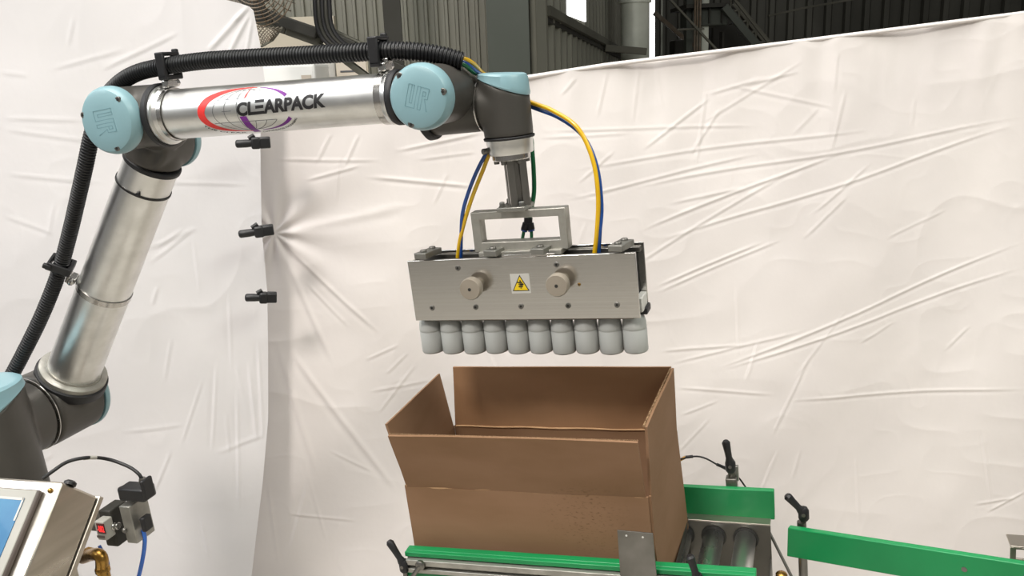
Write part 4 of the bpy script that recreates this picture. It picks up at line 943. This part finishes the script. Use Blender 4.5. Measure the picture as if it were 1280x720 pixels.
# sensor cable and stay rod behind the rear rail
sc_ = thing('sensor_cable', at(852, 573, 1.50), 'thin black cable with small connectors looping right from the carton', 'cable')
mb = MB(); mb.tube(spline([at(848, 574.5, 1.50), at(868, 570.5, 1.50), at(882, 573, 1.50), at(900, 583, 1.52), at(920, 594, 1.52), at(932, 609, 1.52), at(945, 630, 1.52)], .006), .0017, 8); obj('cable', mb, 'black', sc_)
for p, q, m in (((848, 576), (857, 571.5), 'brass'), ((857, 571.5), (866, 570.5), 'black'), ((896, 580.5), (907, 585), 'black')):
    mb = MB(); mb.cyl(at(*p, 1.50), at(*q, 1.505), .003, n=10); obj('connector', mb, m, sc_)
mb = MB(); mb.cyl(at(953, 648, 1.51), at(990, 722, 1.47), .0028, n=10); tag(obj('stay_rod', mb, 'dsteel'), 'thin steel rod slanting down beside the roller conveyor', 'rod')
mb = MB(); mb.lathe(at(977, 722, 1.40), Z_, [(0, .010), (.008, .010), (.011, .006)], 8); tag(obj('brass_nut', mb, 'brass'), 'small brass nut at the foot of the slanting rod', 'nut')
# slotted bracket at the right edge
bk = thing('slotted_bracket', at(1275, 700, 1.33), 'folded stainless bracket with a dark slot above the green rail', 'bracket')
q0 = at(1263, 684, 1.33); 
mb = MB(); mb.bb((q0.x, 1.33, q0.z - .05), (q0.x + .008, 1.333, q0.z)); mb.bb((q0.x + .008, 1.33, q0.z - .0025), (q0.x + .06, 1.333, q0.z)); mb.bb((q0.x + .008, 1.33, q0.z - .05), (q0.x + .06, 1.333, q0.z - .019)); obj('face', mb, 'inox', bk, bevel=.0004)
mb = MB(); mb.bb((q0.x, 1.33, q0.z), (q0.x + .06, 1.365, q0.z + .002)); obj('top_fold', mb, 'inox', bk, bevel=.0005)
mb = MB(); mb.bb((q0.x + .006, 1.345, q0.z - .012), (q0.x + .055, 1.36, q0.z - .001)); obj('inner_bar', mb, 'dark', bk)
mb = MB(); mb.bb((q0.x + .02, 1.334, .0), (q0.x + .05, 1.36, q0.z - .05)); obj('stand', mb, 'inox', bk, bevel=.001)

# ================================================================ operator panel
YV = 1.16
V_ = lambda px, py, dy=0: at(px, py, YV + dy)
A_ = at(78, 602, .95); tl = rad(45); DP = Vector((0, math.cos(tl), -math.sin(tl))); DN = Vector((0, -math.sin(tl), -math.cos(tl)))
hm_ = thing('operator_panel', Vector((A_.x - .17, A_.y, 0)), 'tilted stainless operator panel with a blue touch screen', 'control panel')
R_ = Matrix((X, DP, -DN)).transposed()
def hbox(name, x0, x1, p0, p1, n0, n1, m, parent=hm_, **k):    # x to the left of the corner, p into depth, n down the face
    mb = MB(); c = A_ + X * ((x0 + x1) / 2) + DP * ((p0 + p1) / 2) + DN * ((n0 + n1) / 2)
    mb.box(c, (abs(x1 - x0), abs(p1 - p0), abs(n1 - n0)), R_); return obj(name, mb, m, parent, **k)
hbox('enclosure', -.34, 0, 0, .082, 0, .26, 'inox', bevel=.004)
hbox('rear_door', -.342, .002, .084, .094, -.002, .262, 'inox', bevel=.0015)
hbox('door_gasket', -.335, -.003, .082, .084, .003, .257, 'rubber')
bz = hbox('screen_bezel', -.30, -.030, -.010, .001, .018, .160, 'bezeld', bevel=.004)
hbox('bezel_face', -.298, -.033, -.0115, -.009, .020, .158, 'bezel', bz, bevel=.002)
scn = hbox('screen', -.285, -.050, -.0128, -.011, .034, .138, 'screen', bz, bevel=.0004)
hbox('film_tape', -.285, -.050, -.0132, -.0127, .0335, .0375, 'sticker', scn); hbox('film_tape', -.0535, -.050, -.0132, -.0127, .0335, .070, 'sticker', scn)
b_ = A_ + X * -.0165 + DN * .016; mb = MB(); mb.lathe(b_, -DP, [(0, .0042), (.002, .0042), (.004, .0028), (.005, .001)], 16); obj('screw', mb, 'brass', hm_)
mb = MB(); mb.lathe(A_ + X * -.004 + DP * .020 - DN * .0, -DN, [(0, .010), (.005, .010), (.008, .006)], 20); obj('cable_gland', mb, 'black', hm_)
mb = MB(); mb.bb((V_(60, 660).x - .02, 1.05, V_(124, 676).z), (V_(60, 660).x + .02, YV + .03, V_(124, 650).z)); obj('valve_arm', mb, 'inox', hm_, bevel=.002)
mb = MB(); mb.bb((A_.x - .20, .99, .0), (A_.x - .14, 1.05, A_.z - .16)); obj('stand', mb, 'inox', hm_, bevel=.003)
mb = MB(); mb.bb((A_.x - .32, .88, .0), (A_.x - .02, 1.10, .012)); obj('foot', mb, 'inox', hm_, bevel=.003)
# pneumatic valve block beside it
vv = thing('solenoid_valve', V_(160, 682), 'grey solenoid valve block with black coil beside the operator panel', 'valve')
def vbox(name, x0, y0, x1, y1, dy0, dy1, m, parent=vv, **k):
    a = V_(x0, y0, dy0); b = V_(x1, y1, dy0); mb = MB(); mb.bb((a.x, YV + dy0, b.z), (b.x, YV + dy1, a.z)); return obj(name, mb, m, parent, **k)
vbox('valve_body', 148, 633, 172, 680, 0, .05, 'cast2', bevel=.002)
vbox('side_body', 122, 638, 148, 684, .004, .05, 'beamd', bevel=.003)
vbox('coil', 145, 611, 181, 629, .005, .04, 'black', bevel=.004)
vbox('plug', 173, 602, 183, 627, .006, .034, 'black', bevel=.003)
mb = MB(); mb.cyl(V_(178.5, 603, .02), V_(178, 597.5, .02), .0075, .0062, 12); obj('gland_nut', mb, 'dsteel', vv)
mb = MB(); mb.lathe(V_(153, 611, .02), Z_, [(0, .008), (.003, .008), (.004, .006)], 20); obj('coil_nut', mb, 'dsteel', vv)
mb = MB(); mb.lathe(V_(156.5, 662.5, 0), -Y_, [(0, .0055), (.003, .0055), (.005, .0035)], 6); obj('port_screw', mb, 'dsteel', vv)
vbox('elbow_connector', 173, 648, 183, 666, .008, .03, 'black', bevel=.003)
mb = MB(); mb.cyl(V_(133, 659, .0), V_(148, 657, .006), .006, n=16); obj('barb_fitting', mb, 'steelb', vv)
for t_ in (.2, .55, .85):
    p = V_(133, 659, .0).lerp(V_(148, 657, .006), t_); mb = MB(); mb.lathe(p, X, [(0, .0068), (.004, .0072), (.005, .006)], 16); obj('barb_ring', mb, 'steelb', vv)
mb = MB(); mb.bb((V_(60, 660).x, YV + .03, V_(124, 676).z), (V_(126, 660).x, YV + .036, V_(124, 650).z)); obj('mounting_bracket', mb, 'dsteel', vv, bevel=.002)
mb = MB(); mb.tube(spline([at(54, 598, 1.06), at(66, 589, 1.07), at(85, 577, 1.10), at(110, 572, 1.13), at(135, 574, 1.17), at(160, 583, 1.18), at(173, 592, 1.18), at(178, 600, 1.18)], .006), .0034, 10)
cbk = obj('valve_cable', mb, 'black'); tag(cbk, 'black cable arching from the operator panel to the valve coil', 'cable')
mb = MB(); mb.tube(spline([at(104, 573, 1.125), at(112, 572, 1.133), at(120, 572, 1.145)], .004), .0037, 10); obj('cable_mark', mb, 'bezel', cbk)
mb = MB(); mb.tube(spline([V_(179, 662, .02), V_(181, 675, .02), V_(179, 695, .02), V_(173, 722, .02), V_(165, 745, .02)], .006), .0042, 12)
tag(obj('air_tube', mb, 'bltube'), 'bright blue air tube dropping from the valve block', 'air tube')
gg = thing('vacuum_gauge', V_(126, 676, -.02), 'small grey digital gauge with red figures behind the operator panel', 'gauge')
ga_, gb2 = V_(117, 652, -.02), V_(134, 676, -.02)
mb = MB(); mb.bb((ga_.x, YV - .02, gb2.z), (gb2.x, YV + .004, ga_.z)); obj('case', mb, 'bezel', gg, bevel=.002)
d0, d1 = V_(120, 654.5, -.021), V_(132.5, 667.5, -.021)
mb = MB(); mb.bb((d0.x, YV - .0215, d1.z), (d1.x, YV - .0198, d0.z)); dsp = obj('display', mb, 'ledbg', gg)
mb = MB(); k0, k1 = V_(121, 669.5, -.021), V_(131, 673, -.021); mb.bb((k0.x, YV - .0212, k1.z), (k1.x, YV - .0198, k0.z)); obj('button_strip', mb, 'bezeld', gg)
bm, x0, x1 = text_bm('-082', .016); wd_ = (d1.x - d0.x) * .86; k_ = wd_ / (x1 - x0); ys = [v.co.y for v in bm.verts]; ky = (d0.z - d1.z) * .62 / max(ys)
for v in bm.verts: v.co = Vector((d0.x + (d1.x - d0.x) * .07 + (v.co.x - x0) * k_, YV - .0219, d1.z + (d0.z - d1.z) * .2 + v.co.y * ky))
me = bpy.data.meshes.new('figures'); bm.to_mesh(me); bm.free(); me.materials.append(MT['led']); o = bpy.data.objects.new('figures', me); COL.objects.link(o); o.parent = dsp
bf = thing('brass_elbow', V_(125, 720, -.01), 'brass elbow fitting under the gauge', 'fitting')
mb = MB(); mb.tube(spline([V_(104, 697, .03), V_(112, 694, .015), V_(122, 693, .0), V_(127, 698, -.004), V_(127.5, 712, -.004)], .004), .0125, 20); obj('bend', mb, 'brass', bf)
mb = MB(); mb.lathe(V_(127.5, 709, -.004), -Z_, [(0, .0135), (.002, .0145), (.009, .0145), (.010, .012), (.03, .012), (.3, .012)], 24); obj('collar', mb, 'brass', bf)
mb = MB(); mb.lathe(V_(110, 695, .018), Vector((-.6, .8, 0)), [(0, .0135), (.002, .0145), (.012, .0145)], 8); obj('hex_nut', mb, 'brass', bf)
mb = MB(); mb.tube(spline([V_(124, 682, .03), V_(128, 690, .03), V_(135, 705, .03), V_(136, 740, .03)], .006), .0035, 10); tag(obj('air_tube', mb, 'btube'), 'dark blue tube hidden behind the brass elbow', 'air tube')
bpy.context.view_layer.update()
